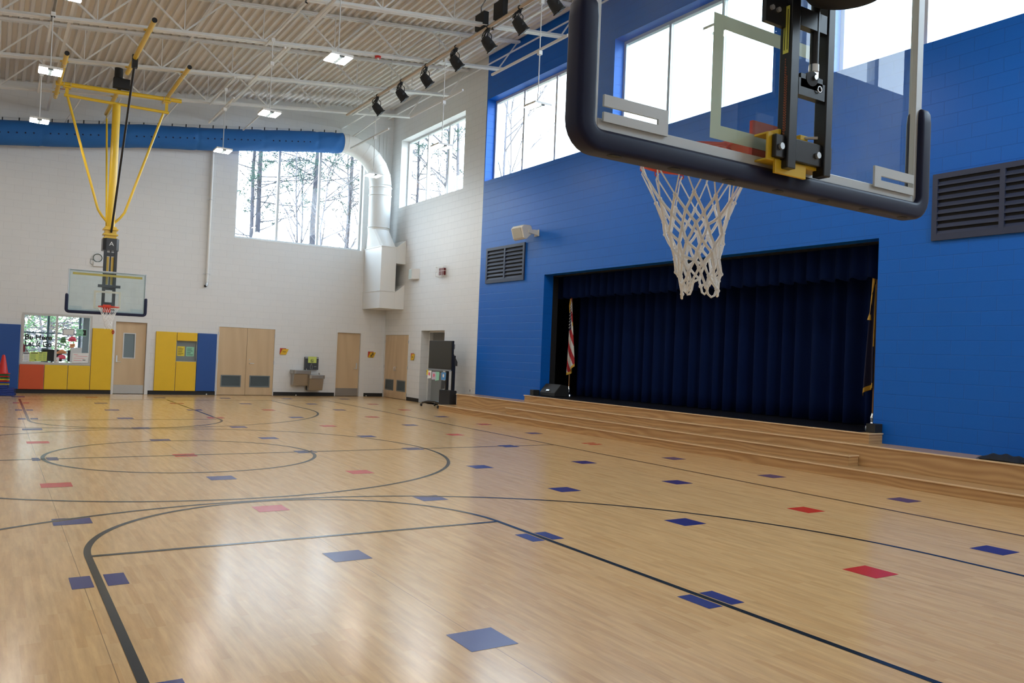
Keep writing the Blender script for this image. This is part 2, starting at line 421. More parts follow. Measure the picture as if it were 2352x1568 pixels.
# ---------------------------------------------------------------- main dimensions
XW, YB = 31.08, 48.37          # right wall face, back wall face
XL, YF = -30.0, -48.4          # left and front wall faces (outside the picture)
TH = 1.45                      # wall thickness
def roof(x): return 30.1 + 0.124 * x
RISE = 0.54
def wall_grid(axis, face, out, a0, a1, z0, topf, holes):
    """wall with real openings; axis 'x' or 'y' is the run, face/out the two plane coordinates"""
    As = sorted({a0, a1} | ({-16.5323} if axis == 'x' else set()) | {h[0] for h in holes} | {h[1] for h in holes})
    Zs = sorted({z0} | {h[2] for h in holes} | {h[3] for h in holes}) + [None]
    mb = MB()
    def P(a, z, d):
        zz = topf(a, d) if z is None else min(z, topf(a, d))
        return (a, d, zz) if axis == 'x' else (d, a, zz)
    def solid(i, j):
        if not (0 <= i < len(As) - 1 and 0 <= j < len(Zs) - 1): return False
        ac = (As[i] + As[i + 1]) / 2; z1 = Zs[j + 1] if Zs[j + 1] is not None else 99; zc = (Zs[j] + z1) / 2
        return not any(h[0] < ac < h[1] and h[2] < zc < h[3] for h in holes)
    for i in range(len(As) - 1):
        for j in range(len(Zs) - 1):
            if not solid(i, j): continue
            a, b, z, y = As[i], As[i + 1], Zs[j], Zs[j + 1]
            mb.add([P(a, z, face), P(b, z, face), P(b, y, face), P(a, y, face)], [(0, 1, 2, 3)])
            mb.add([P(a, z, out), P(b, z, out), P(b, y, out), P(a, y, out)], [(0, 1, 2, 3)])
            for (di, dj, u, v) in ((-1, 0, (a, z), (a, y)), (1, 0, (b, z), (b, y)), (0, -1, (a, z), (b, z)), (0, 1, (a, y), (b, y))):
                if not solid(i + di, j + dj):
                    mb.add([P(u[0], u[1], face), P(v[0], v[1], face), P(v[0], v[1], out), P(u[0], u[1], out)], [(0, 1, 2, 3)])
    # weld
    uniq = {}; nv = []; remap = []
    for v in mb.v:
        k = tuple(round(c, 4) for c in v)
        if k not in uniq: uniq[k] = len(nv); nv.append(v)
        remap.append(uniq[k])
    mb.v = nv; mb.f = [tuple(remap[i] for i in f) for f in mb.f]
    return mb
# ================================================================ THE SETTING
# floor with its painted game lines and squares
fl = MB(); fl.box(XL - 1, XW + 1.4, YF - 1, YB + 1.4, -0.4, 0.0)
floor = struct('floor', fl, M_floor)
LZ = 0.006
def flat_ring(name, cx, cy, r, a0, a1, wdt=0.167, n=96):
    mb = MB(); vs = []
    for i in range(n + 1):
        t = a0 + (a1 - a0) * i / n
        vs.append((cx + (r + wdt / 2) * math.cos(t), cy + (r + wdt / 2) * math.sin(t), LZ))
        vs.append((cx + (r - wdt / 2) * math.cos(t), cy + (r - wdt / 2) * math.sin(t), LZ))
    mb.add(vs, [(2 * i, 2 * i + 1, 2 * i + 3, 2 * i + 2) for i in range(n)])
    return mb.build(name, M_line, floor)
def flat_line(name, x0, y0, x1, y1, wdt=0.167, z=LZ):
    d = Vector((x1 - x0, y1 - y0, 0)).normalized(); s = Vector((-d.y, d.x, 0)) * wdt / 2
    p, q = Vector((x0, y0, z)), Vector((x1, y1, z))
    mb = MB(); mb.add([p - s, q - s, q + s, p + s], [(0, 1, 2, 3)])
    return mb.build(name, M_line, floor)
S_, LW, YFT, LH, RB_, R3_, C3_ = 21.45, 5.9, 19.15, 39.9, 12.6, 15.55, 28.62
for sg in (-1, 1):
    flat_line('lane_line', -LW, sg * YFT, -LW, sg * LH)
    flat_line('lane_line', LW, sg * YFT, LW, sg * LH)
    flat_line('free_throw_line', -LW, sg * YFT, LW, sg * YFT, z=LZ + .001)
    a0, a1 = (0, math.pi) if sg < 0 else (math.pi, 2 * math.pi)
    flat_ring('free_throw_arc', 0, sg * YFT, LW, a0, a1)
    flat_ring('three_point_arc', 0, sg * C3_, R3_, a0, a1, n=128)
    for s2 in (-1, 1):
        flat_line('three_point_line', s2 * R3_, sg * C3_, s2 * R3_, sg * LH)
    flat_line('baseline', -S_, sg * LH, S_, sg * LH)
    flat_line('sideline', sg * S_, -LH, sg * S_, LH, z=LZ + .001)
flat_line('centre_line', -S_, -0.35, S_, -0.35)
flat_ring('centre_circle', 0, -0.1, 6.0, 0, 2 * math.pi)
flat_ring('outer_circle', 0, 0, RB_, 0, 2 * math.pi, n=160)
ROWY = {-4: -28.4, -3: -21.5, -2: -14.6, -1: -7.75, 0: -0.35, 1: 6.3, 2: 13.2, 3: 20.3, 4: 27.7, 5: 35.2, 6: 43.0}
COLX = {-1: -5.92, 0: -0.12, 1: 5.75, 2: 11.85, 3: 18.1, 4: 24.4}
PAT = {-4: 'bbbrb.', -3: 'bbbbrb', -2: 'brbbbb', -1: 'rbrbbb', 0: 'brbbbr', 1: 'rbbbrb', 2: 'bbbrbr', 3: 'bbrbrb', 4: 'bbbrbr', 5: 'rbrbbr', 6: 'brbbbb'}
def clip(poly, n, c, keep_gt):
    out = []
    def ins(p): v = p[0] * n[0] + p[1] * n[1] - c; return v > 0 if keep_gt else v < 0
    for i in range(len(poly)):
        a, b = poly[i], poly[(i + 1) % len(poly)]
        if ins(a): out.append(a)
        if ins(a) != ins(b):
            va = a[0] * n[0] + a[1] * n[1] - c; vb = b[0] * n[0] + b[1] * n[1] - c; t = va / (va - vb)
            out.append((a[0] + (b[0] - a[0]) * t, a[1] + (b[1] - a[1]) * t))
    return out
for j, row in PAT.items():
    for i, ch in enumerate(row):
        if ch == '.': continue
        cx, cy = COLX[i - 1], ROWY[j]; h = 0.5
        if abs(cy) > YFT and abs(cy) < LH + 1 and i in (0, 2): cx = LW if i == 2 else -LW; hx = 0.56
        else: hx = h
        polys = [[(cx - hx, cy - h), (cx + hx, cy - h), (cx + hx, cy + h), (cx - hx, cy + h)]]
        cuts = []
        gap = 0.083 + 0.045
        if abs(cy) > YFT and abs(cy) < LH + 1 and i in (0, 2): cuts.append(((1, 0), LW if i == 2 else -LW))
        if j == 0: cuts.append(((0, 1), -0.35))
        for (ax, ay, ar, s_) in ((0, -C3_, R3_, 1), (0, C3_, R3_, -1), (0, 0, RB_, 0), (0, -0.1, 6.0, 0)):
            dx, dy = cx - ax, cy - ay; dd = math.hypot(dx, dy)
            if dd > 0.1 and abs(dd - ar) < 0.62 and (s_ == 0 or dy * s_ > 0):
                nn = (dx / dd, dy / dd); cuts.append((nn, ax * nn[0] + ay * nn[1] + ar))
        for nn, c in cuts:
            g = 0.083 + 0.05
            polys = [q for p_ in polys for q in (clip(p_, nn, c + g, True), clip(p_, nn, c - g, False)) if len(q) > 2]
        mb = MB()
        for q in polys: mb.add([(x, y, LZ - 0.002) for x, y in q], [tuple(range(len(q)))])
        mb.build('floor_square', M_sqb if ch == 'b' else M_sqr, floor)

# walls
WZ0, WZ1 = 22.0, 29.9
WIN_Y = [(30.6, 45.85), (11.0, 26.25), (-8.05, 7.2), (-27.3, -12.05), (-46.7, -31.4)]
holes = [(a, b, WZ0, WZ1) for a, b in WIN_Y] + [(-15.5, 15.5, 2.0, 12.36), (33.15, 38.57, 0, 7.75), (41.6, 48.1, 0, 7.35)]
struct('wall_right', wall_grid('y', XW, XW + TH, YF - TH, YB + TH, -0.4, lambda a, d: roof(d) + .25, holes), M_wy)
BX0, BX1, BZ0, BZ1 = 13.3, 27.7, 16.9, 28.3
holes = [(BX0, BX1, BZ0, BZ1), (-5.78, 0.15, 2.78, 7.62), (2.05, 5.4, 0, 7.58), (12.1, 18.18, 0, 7.32), (25.17, 28.72, 0, 7.68), (8.0, 10.0, 3.45, 5.56)]
struct('wall_back', wall_grid('x', YB, YB + TH, XL - TH, XW + TH, -0.4, lambda a, d: roof(a) + .25, holes), M_wx)
struct('wall_left', wall_grid('y', XL, XL - TH, YF - TH, YB + TH, -0.4, lambda a, d: roof(d) + .25, []), M_wy_plain)
struct('wall_front', wall_grid('x', YF, YF - TH, XL - TH, XW + TH, -0.4, lambda a, d: roof(a) + .25, [(BX0, BX1, BZ0, BZ1)]), M_wx)

# ceiling: fluted steel deck that falls towards the left
mb = MB(); prof = []; x = XL - TH; k = 0; PIT = 0.6667
while x < XW + TH:
    for dx, up_ in ((0.0, 0), (0.20, 0), (0.27, 1), (0.60, 1)):
        xx = x + dx; prof.append((xx, roof(xx) + 0.02 + (0.22 if up_ else 0)))
    x += PIT
y0, y1 = YF - TH, YB + TH
n = len(prof)
vs = [(p_[0], y0, p_[1]) for p_ in prof] + [(p_[0], y1, p_[1]) for p_ in prof] + [(p_[0], y0, roof(p_[0]) + 0.6) for p_ in prof] + [(p_[0], y1, roof(p_[0]) + 0.6) for p_ in prof]
fs = [(i, i + 1, n + i + 1, n + i) for i in range(n - 1)] + [(2 * n + i, 2 * n + i + 1, 3 * n + i + 1, 3 * n + i) for i in range(n - 1)]
fs += [(i, i + 1, 2 * n + i + 1, 2 * n + i) for i in range(n - 1)] + [(n + i, n + i + 1, 3 * n + i + 1, 3 * n + i) for i in range(n - 1)]
fs += [(0, n, 3 * n, 2 * n), (n - 1, 2 * n - 1, 4 * n - 1, 3 * n - 1)]
mb.add(vs, fs)
struct('ceiling', mb, M_deck)

# windows of the right wall
wn = 1
def portal(name, loc, rot, sx_, sy_):
    l = bpy.data.lights.new(name, 'AREA'); l.shape = 'RECTANGLE'; l.size = sx_ * FT; l.size_y = sy_ * FT
    l.cycles.is_portal = True
    o = bpy.data.objects.new(name, l); col.objects.link(o); o.location = Vector(loc) * FT; o.rotation_euler = rot
    return o
for (a, b) in WIN_Y:
    fr = MB(); x0, x1, t = 32.0, 32.36, 0.24
    fr.box(x0, x1, a, a + t, WZ0, WZ1); fr.box(x0, x1, b - t, b, WZ0, WZ1)
    fr.box(x0, x1, a + t, b - t, WZ0, WZ0 + t); fr.box(x0, x1, a + t, b - t, WZ1 - t, WZ1)
    wd = (b - a) / 3
    wo = struct('window_%d' % wn, fr, M_alu_l, org=(32.2, (a + b) / 2, WZ0)); wn += 1
    for q in (1, 2):
        mm = MB(); mm.box(x0, x1, a + wd * q - .12, a + wd * q + .12, WZ0 + t, WZ1 - t); mm.build('mullion', M_alu_l, wo)
    for q in range(3):
        g = MB(); e0 = a + t if q == 0 else a + wd * q + .12; e1 = b - t if q == 2 else a + wd * (q + 1) - .12
        g.box(32.16, 32.20, e0, e1, WZ0 + t, WZ1 - t); g.build('window_pane', M_glass, wo)
    portal('window_portal', (32.7, (a + b) / 2, (WZ0 + WZ1) / 2), (0, R(90), 0), WZ1 - WZ0, b - a)
# window of the back wall
fr = MB(); y0, y1, t = YB + 0.62, YB + 0.98, 0.22
fr.box(BX0, BX0 + t, y0, y1, BZ0, BZ1); fr.box(BX1 - t, BX1, y0, y1, BZ0, BZ1)
fr.box(BX0 + t, BX1 - t, y0, y1, BZ0, BZ0 + t); fr.box(BX0 + t, BX1 - t, y0, y1, BZ1 - t, BZ1)
wo = struct('window_%d' % wn, fr, M_alu_l, org=(20.5, YB + .8, BZ0)); wn += 1
mx_ = [BX0 + t, 17.95, 22.6, BX1 - t]
for q in (17.95, 22.6):
    mm = MB(); mm.box(q - .13, q + .13, y0, y1, BZ0 + t, BZ1 - t); mm.build('mullion', M_alu_l, wo)
for q in range(3):
    g = MB(); g.box(mx_[q] + (.13 if q else 0), mx_[q + 1] - (.13 if q < 2 else 0), YB + .78, YB + .82, BZ0 + t, BZ1 - t); g.build('window_pane', M_glass, wo)
portal('window_portal', (20.5, YB + 1.6, 22.6), (R(-90), 0, 0), BX1 - BX0, BZ1 - BZ0)

# office window in the back wall
fr = MB(); y0, y1, t = YB - 0.05, YB + 0.45, 0.2
ox0, ox1, oz0, oz1 = -5.78, 0.15, 2.78, 7.62
fr.box(ox0, ox0 + t, y0, y1, oz0, oz1); fr.box(ox1 - t, ox1, y0, y1, oz0, oz1)
fr.box(ox0 + t, ox1 - t, y0, y1, oz0, oz0 + t); fr.box(ox0 + t, ox1 - t, y0, y1, oz1 - t, oz1)
M_owf = plain('grey_window_frame', (0.55, 0.54, 0.52), 0.4)
office_win = struct('window_%d' % wn, fr, M_owf, org=(-2.8, YB, oz0)); wn += 1
mm = MB(); mm.box(-2.97, -2.79, y0, y1, oz0 + t, oz1 - t); mm.build('mullion', M_owf, office_win)
for e0, e1 in ((ox0 + t, -2.97), (-2.79, ox1 - t)):
    g = MB(); g.box(e0, e1, YB + .18, YB + .21, oz0 + t, oz1 - t); g.build('window_pane', M_glass, office_win)

# doors
def door_leaf_parts(root, x0, x1, z1, yf):
    pass
def back_door(num, fx0, fx1, fz, lx0, lx1, lz, light=None, kick=True, lock_x=None, knob_side=1):
    fr = MB(); f0, f1 = YB - 0.04, YB + 0.75
    fr.box(fx0, lx0, f0, f1, 0, fz); fr.box(lx1 + .0, fx1, f0, f1, 0, fz); fr.box(lx0, lx1, f0, f1, lz, fz)
    fr.box(lx0, lx0 + .06, YB + .42, f1, 0, lz - .06); fr.box(lx1 - .06, lx1, YB + .42, f1, 0, lz - .06); fr.box(lx0, lx1, YB + .42, f1, lz - .06, lz)
    d = struct('door_%d' % num, fr, M_frame_w, org=((fx0 + fx1) / 2, YB, 0))
    lf = MB(); yl0, yl1 = YB + .26, YB + .41
    if light:
        a, b, c, e = light
        lf.box(lx0 + .02, a, yl0, yl1, .03, lz - .02); lf.box(b, lx1 - .02, yl0, yl1, .03, lz - .02)
        lf.box(a, b, yl0, yl1, .03, c); lf.box(a, b, yl0, yl1, e, lz - .02)
    else: lf.box(lx0 + .02, lx1 - .02, yl0, yl1, .03, lz - .02)
    L = lf.build('door_leaf', M_door, d)
    if light:
        g = MB(); g.box(a - .06, a + .04, yl0 - .03, yl0, c - .06, e + .06); g.box(b - .04, b + .06, yl0 - .03, yl0, c - .06, e + .06)
        g.box(a + .04, b - .04, yl0 - .03, yl0, c - .06, c + .04); g.box(a + .04, b - .04, yl0 - .03, yl0, e - .04, e + .06)
        g.build('vision_frame', M_alu_l, L)
        g = MB(); g.box(a + .04, b - .04, yl0 + .05, yl0 + .07, c + .04, e - .04); g.build('vision_glass', plain('grey_glass', (.18, .24, .27), .08), L)
    if kick:
        g = MB(); g.box(lx0 + .06, lx1 - .06, yl0 - .015, yl0, .05, .92); g.build('kick_plate', M_ss, L)
    hx = lock_x
    g = MB(); g.box(hx - .07, hx + .07, yl0 - .06, yl0, 3.15, 3.85); g.build('lock_plate', M_alu, L, bevel=.01)
    g = MB(); g.tube([(hx, yl0 - .03, 3.2), (hx, yl0 - .2, 3.2), (hx - knob_side * .4, yl0 - .2, 3.2)], .035, 8); g.build('lever_handle', M_alu, L, smooth=40)
    return d
back_door(1, 2.05, 5.4, 7.58, 2.25, 5.12, 7.22, light=(3.05, 4.1, 3.63, 6.08), lock_x=2.48, knob_side=-1)
back_door(2, 25.17, 28.72, 7.68, 25.27, 28.12, 7.3, lock_x=27.82, knob_side=1)

def louver_panel(mb, a, b, z0, z1, n, put):
    pass
def double_door(num, axis, s0, s1, lz, face, louv, handle_s):
    """flush pair of maple doors; axis 'x' on the back wall, 'y' on the right wall"""
    def B(mb, a, b, d0, d1, z0, z1):
        if axis == 'x': mb.box(a, b, face + d0, face + d1, z0, z1)
        else: mb.box(face + d0, face + d1, a, b, z0, z1)
    fr = MB(); B(fr, s0, s0 + .07, -.03, .6, 0, lz); B(fr, s1 - .07, s1, -.03, .6, 0, lz); B(fr, s0 + .07, s1 - .07, -.03, .6, lz - .07, lz)
    c = (s0 + s1) / 2
    d = struct('door_%d' % num, fr, M_frame_w, org=(c, face, 0) if axis == 'x' else (face, c, 0))
    for k, (a, b) in enumerate(((s0 + .08, c - .015), (c + .015, s1 - .08))):
        lf = MB(); l0, l1, lz0, lz1 = louv[k]
        B(lf, a, l0, .02, .17, .04, lz - .08); B(lf, l1, b, .02, .17, .04, lz - .08); B(lf, l0, l1, .02, .17, .04, lz0); B(lf, l0, l1, .02, .17, lz1, lz - .08)
        L = lf.build('door_leaf', M_door, d)
        g = MB(); B(g, l0 - .05, l0 + .07, -.01, .02, lz0 - .05, lz1 + .05); B(g, l1 - .07, l1 + .05, -.01, .02, lz0 - .05, lz1 + .05)
        B(g, l0 + .07, l1 - .07, -.01, .02, lz0 - .05, lz0 + .07); B(g, l0 + .07, l1 - .07, -.01, .02, lz1 - .07, lz1 + .05)
        ns = 13
        for i in range(ns):
            z = lz0 + .08 + (lz1 - lz0 - .16) * i / ns
            if axis == 'x': g.prism([(l0 + .07, face + .01, z), (l0 + .07, face + .12, z + .07), (l0 + .07, face + .12, z + .085), (l0 + .07, face + .01, z + .015)], (l1 - l0 - .14, 0, 0))
            else: g.prism([(face + .01, l0 + .07, z), (face + .12, l0 + .07, z + .07), (face + .12, l0 + .07, z + .085), (face + .01, l0 + .07, z + .015)], (0, l1 - l0 - .14, 0))
        B(g, l0, l1, .14, .16, lz0, lz1)
        g.build('door_louver', M_grey, L)
        for hz in (.6, 3.6, 6.5):
            g = MB(); hs = a - .03 if k == 0 else b + .03
            B(g, hs - .05, hs + .05, -.06, .02, hz - .18, hz + .18); g.build('hinge', M_alu, L)
    return d
dd = double_door(3, 'x', 12.1, 18.18, 7.32, YB, ((12.6, 14.62, .93, 2.1), (15.62, 17.72, .93, 2.1)), 15.4)
g = MB(); g.tube([(15.5, YB + .02, 3.45), (15.5, YB - .15, 3.45), (15.95, YB - .15, 3.45)], .035, 8); g.build('lever_handle', M_alu, dd, smooth=40)
g = MB(); g.cyl((15.5, YB + .02, 3.85), (15.5, YB - .04, 3.85), .06, 14); g.build('deadbolt', M_alu, dd, smooth=40)
dd = double_door(4, 'y', 41.6, 48.1, 7.35, XW, ((42.15, 44.35, .93, 2.1), (45.35, 47.55, .93, 2.1)), 44.6)
g = MB()
for s in (44.65, 45.05): g.tube([(XW + .02, s, 3.6), (XW - .14, s, 3.6), (XW - .14, s, 3.2), (XW + .02, s, 3.2)], .03, 8)
g.build('pull_handle', M_alu, dd, smooth=40)

# baseboards
def bb(name, boxes):
    g = MB()
    for q in boxes: g.box(*q)
    struct(name, g, M_rubber)
bb('baseboard_back', [(XL, 2.04, YB - .06, YB, 0, .4), (5.45, 12.02, YB - .06, YB, 0, .4), (18.2, 25.15, YB - .06, YB, 0, .4), (28.74, XW, YB - .06, YB, 0, .4)])
bb('baseboard_right', [(XW - .06, XW, 38.57, 41.55, 0, .4), (XW - .06, XW, 27.25, 33.15, 0, .4)])
# recess off the right wall
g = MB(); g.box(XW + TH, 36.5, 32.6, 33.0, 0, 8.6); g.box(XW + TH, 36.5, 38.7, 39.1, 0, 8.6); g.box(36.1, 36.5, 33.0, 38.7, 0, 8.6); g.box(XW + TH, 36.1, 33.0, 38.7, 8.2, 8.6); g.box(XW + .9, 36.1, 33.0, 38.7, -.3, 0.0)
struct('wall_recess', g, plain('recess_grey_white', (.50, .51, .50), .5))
g = MB(); g.box(32.05, 32.2, 38.45, 38.57, 0, 7.7); g.box(32.05, 32.2, 33.15, 33.27, 0, 7.7); g.box(32.05, 32.2, 33.27, 38.45, 7.6, 7.75)
struct('trim_1', g, M_frame_w)

# stage house
g = MB()
g.box(XW + TH, 44, -22.5, -22, 0, 20); g.box(XW + TH, 44, 22, 22.5, 0, 20); g.box(44, 44.5, -22.5, 22.5, 0, 20); g.box(XW + TH, 44.5, -22.5, 22.5, 20, 20.4)
struct('wall_stage', g, M_dark)
g = MB(); g.box(30.0, 44, -15.49, 15.49, 1.7, 2.17)
g.box(XW + TH, 44, -22, 22, 1.6, 2.169)
struct('floor_stage', g, M_sfloor)
g = MB(); g.box(32.02, XW + TH, 15.42, 15.5, 2.17, 12.36); g.box(32.02, XW + TH, -15.5, -15.42, 2.17, 12.36); g.box(32.02, XW + TH, -15.42, 15.42, 12.28, 12.36)
struct('trim_2', g, M_dark)
# steps: four oak levels, each one carpentry unit
def step(name, label, x0, x1, y0, y1, z0, z1):
    t = thing(name, label, 'step', (x0, (y0 + y1) / 2, z0))
    b = MB(); b.box(x0 + .04, x1, y0 + .04, y1 - .04, z0 + .004, z1 - .07); b.build('riser', M_oak, t)
    b = MB(); b.box(x0 + .1, x1, y0 + .1, y1 - .1, z1 - .07, z1); b.build('tread', M_oak_top, t)
    b = MB(); b.box(x0 - .03, x0 + .1, y0 - .03, y1 + .03, z1 - .075, z1 - .001)
    b.box(x0 + .1, x1, y1 - .1, y1 + .03, z1 - .075, z1 - .001); b.box(x0 + .1, x1, y0 - .03, y0 + .1, z1 - .075, z1 - .001)
    b.build('nosing', M_nose, t, bevel=.02)
    return t
step('stage_step', 'lowest long oak step in front of the stage, resting on the gym floor', 27.6, XW - .01, -46, 27.2, 0, RISE)
step('stage_step', 'short oak step standing on the lowest step, ending in a square corner at right', 28.3, 29.1, -16.1, 16.4, RISE, 2 * RISE)
step('stage_platform', 'long oak platform running along the foot of the blue wall', 29.1, XW - .01, -46, 26.5, RISE, 3 * RISE)
step('stage_step', 'topmost oak step directly under the black stage floor', 29.9, XW - .01, -16.1, 16.1, 3 * RISE, 4 * RISE)
for s, lb in ((1, 'black block on the top step against the left side of the stage opening'), (-1, 'black block on the top step against the right side of the stage opening')):
    g = MB(); g.box(30.45, XW, s * 15.52, s * 16.05, 2.175, 2.62)
    tag(g.build('stage_block', M_blackm, org=(30.8, s * 15.8, 2.175), bevel=.02), lb, 'block', 'black blocks beside the stage opening')

def pleated(name, X, y0, y1, z0, z1, pitch, amp, seed, drop=0.0, parent=None, wob=0.3):
    rnd = random.Random(seed); mb = MB()
    ny = int(abs(y1 - y0) / pitch * 10); nz = 10
    ph = [rnd.uniform(-.5, .5) for _ in range(400)]; am = [rnd.uniform(.6, 1.2) for _ in range(400)]
    vs = []
    for j in range(nz + 1):
        v = j / nz
        for i in range(ny + 1):
            y = y0 + (y1 - y0) * i / ny
            u = abs(y - y0) / pitch; k = int(u)
            p0 = ph[k] + (ph[k + 1] - ph[k]) * (u - k); a0 = am[k] + (am[k + 1] - am[k]) * (u - k)
            s = math.sin(2 * math.pi * (u + wob * p0) + (1 - v) * wob * 1.5 * p0)
            x = X - amp * a0 * (s if s < 0 else s * .6) * (0.75 + .25 * (1 - v))
            z = z0 + (z1 - z0) * v + (drop * (0.5 + .5 * math.sin(2 * math.pi * u + 1)) * (1 - v) ** 3)
            vs.append((x, y, z))
    fs = [(j * (ny + 1) + i, j * (ny + 1) + i + 1, (j + 1) * (ny + 1) + i + 1, (j + 1) * (ny + 1) + i) for j in range(nz) for i in range(ny)]
    mb.add(vs, fs)
    o = mb.build(name, M_curt, org=(X, (y0 + y1) / 2, z0), smooth=180)
    sd = o.modifiers.new('solid', 'SOLIDIFY'); sd.thickness = 0.012
    return o
tag(pleated('stage_valance', 33.15, 18.5, -18.5, 10.45, 13.4, 1.0, .34, 3, .15), 'short navy pleated valance hanging across the top of the stage opening', 'curtain')
tag(pleated('stage_curtain', 35.0, 15.4, -19.5, 2.2, 13.8, 1.2, .55, 5), 'tall navy pleated curtain closing off the stage below the valance', 'curtain')

g = MB(); g.box(2.0, XW + TH, YB + TH + .01, YB + TH + .4, -.4, 9); g.box(XW + TH + .01, XW + TH + .4, 39.1, YB + TH, -.4, 9)  # unseen slabs added to stop daylight leaking round the doors and niche
struct('light_block_slab', g, M_wx)
# matching high window in the wall behind the camera
fr = MB(); y0, y1, t = YF - .98, YF - .62, .22
fr.box(BX0, BX0 + t, y0, y1, BZ0, BZ1); fr.box(BX1 - t, BX1, y0, y1, BZ0, BZ1); fr.box(BX0 + t, BX1 - t, y0, y1, BZ0, BZ0 + t); fr.box(BX0 + t, BX1 - t, y0, y1, BZ1 - t, BZ1)
wo = struct('window_9', fr, M_alu_l, org=(20.5, YF - .8, BZ0))
for q in (17.95, 22.6):
    mm = MB(); mm.box(q - .13, q + .13, y0, y1, BZ0 + t, BZ1 - t); mm.build('mullion', M_alu_l, wo)
g = MB(); g.box(BX0 + t, BX1 - t, YF - .82, YF - .78, BZ0 + t, BZ1 - t); g.build('window_pane', M_glass, wo)
portal('window_portal', (20.5, YF - 1.6, 22.6), (R(90), 0, 0), BX1 - BX0, BZ1 - BZ0)
# ================================================================ ROOF STRUCTURE
JY = [40.0, 30.5, 21.0, 11.5, 2.0, -7.5, -17.0]
JLAB = ['white steel roof joist nearest the back wall, just before the blue duct',
        'second white steel roof joist from the back wall, crossing above the far basketball frame',
        'third white steel roof joist from the back wall, passing over the red ceiling strobe',
        'fourth white steel roof joist from the back wall, ending over the blue wall edge',
        'fifth white steel roof joist from the back wall, near the top edge of the picture',
        'white steel roof joist crossing above the two black boxes of the lighting pipe',
        'nearest white steel roof joist, above the camera side of the hall']
JD = 2.85                                   # joist depth
def make_joist(label):
    t = thing('roof_joist', label, 'roof joist', (0, 0, 0), 'parallel white roof joists')
    x0, x1, xe = XL + .3, 29.4, XW - .02
    g = MB()
    for s in (-.14, .14): g.prism([(x0, s - .09, roof(x0) - .22), (x0, s + .09, roof(x0) - .22), (x0, s + .09, roof(x0) - .02), (x0, s - .09, roof(x0) - .02)], (xe - x0, 0, .124 * (xe - x0)))
    g.build('top_chord', M_steel_w, t)
    g = MB()
    for s in (-.16, .16):
        g.prism([(x0, s - .13, roof(x0) - JD), (x0, s + .13, roof(x0) - JD), (x0, s + .13, roof(x0) - JD + .05), (x0, s - .13, roof(x0) - JD + .05)], (x1 - x0, 0, .124 * (x1 - x0)))
        e = .035 if s > 0 else -.035
        g.prism([(x0, s * .3 - .02, roof(x0) - JD + .05), (x0, s * .3 + .02, roof(x0) - JD + .05), (x0, s * .3 + .02, roof(x0) - JD + .26), (x0, s * .3 - .02, roof(x0) - JD + .26)], (x1 - x0, 0, .124 * (x1 - x0)))
    g.build('bottom_chord', M_steel_w, t)
    x = 29.0 - 1.2
    P = 5.6
    while x - P > x0:
        zb, zt = -JD + .15, -.15
        xt, xb, xm = x - P / 2 + P / 2, x - P / 2, x - P
        a = MB(); a.bar((x, 0, roof(x) + zt), (xb, 0, roof(xb) + zb), .10, .13, (0, 1, 0)); a.build('web_member', M_steel_w, t)
        a = MB(); a.bar((xb, 0, roof(xb) + zb), (xb, 0, roof(xb) + zt), .06, .08, (0, 1, 0)); a.build('web_member', M_steel_w, t)
        a = MB(); a.bar((xb, 0, roof(xb) + zb), (xm, 0, roof(xm) + zt), .13, .17, (0, 1, 0)); a.build('web_member', M_steel_w, t)
        x -= P
    a = MB(); a.bar((XW - .3, 0, roof(XW) - .3), (29.0, 0, roof(29) - JD + .15), .09, .14, (0, 1, 0)); a.build('web_member', M_steel_w, t)
    return t
j0 = make_joist(JLAB[0])
for k, y in enumerate(JY):
    o = j0 if k == 0 else copy_tree(j0)
    o.location = (0, y * FT, 0); o['label'] = JLAB[k]
# bridging angles along the hall, one run each
def bridge(x, dz, label, w_=.10, y0=-20, y1=YB - .02):
    g = MB(); z = roof(x) - dz
    g.box(x - w_, x + w_, y0, y1, z, z + .03); g.box(x + w_ - .03, x + w_, y0, y1, z + .03, z + .16)
    tag(g.build('bridging_angle', M_steel_w, org=(x, 0, z)), label, 'brace', 'bridging angles running along the ceiling')
for x, dz, lb in ((-20, JD + .07, 'bridging angle at the low left side of the ceiling'), (-4.6, JD - .25, 'white bridging angle low under the deck above the far basket frame'),
                  (4.5, .55, 'white bridging angle high under the deck right of the far basket frame'), (10.6, JD - .25, 'white bridging angle low under the deck beside the hanging lamp row in mid hall'),
                  (16.6, .55, 'white bridging angle high under the deck left of the lighting pipe'), (24.6, JD - .25, 'white bridging angle low under the deck right of the lighting pipe'),
                  (30.3, 1.1, 'white bridging angle tight along the top of the right wall')):
    bridge(x, dz, lb)
for x0, lb in ((-.4, 'slanted white strut bracing the last joist to the back wall left of the duct hangers'), (4.4, 'slanted white strut bracing the last joist to the back wall, middle one'), (12.6, 'slanted white strut bracing the last joist to the back wall above the window'),
               (-3.5, 'slanted white strut bracing the last joist to the back wall behind the yellow mast'), (24.6, 'slanted white strut bracing the last joist to the wall corner')):
    g = MB(); g.bar((x0 + 1.2, 40.1, roof(x0) - JD - .02), (x0, YB - .02, roof(x0) - JD - 1.6), .08, .14)
    tag(g.build('wall_brace', M_steel_w, org=(x0, 44, roof(x0) - JD)), lb, 'brace', 'struts from last joist to back wall')
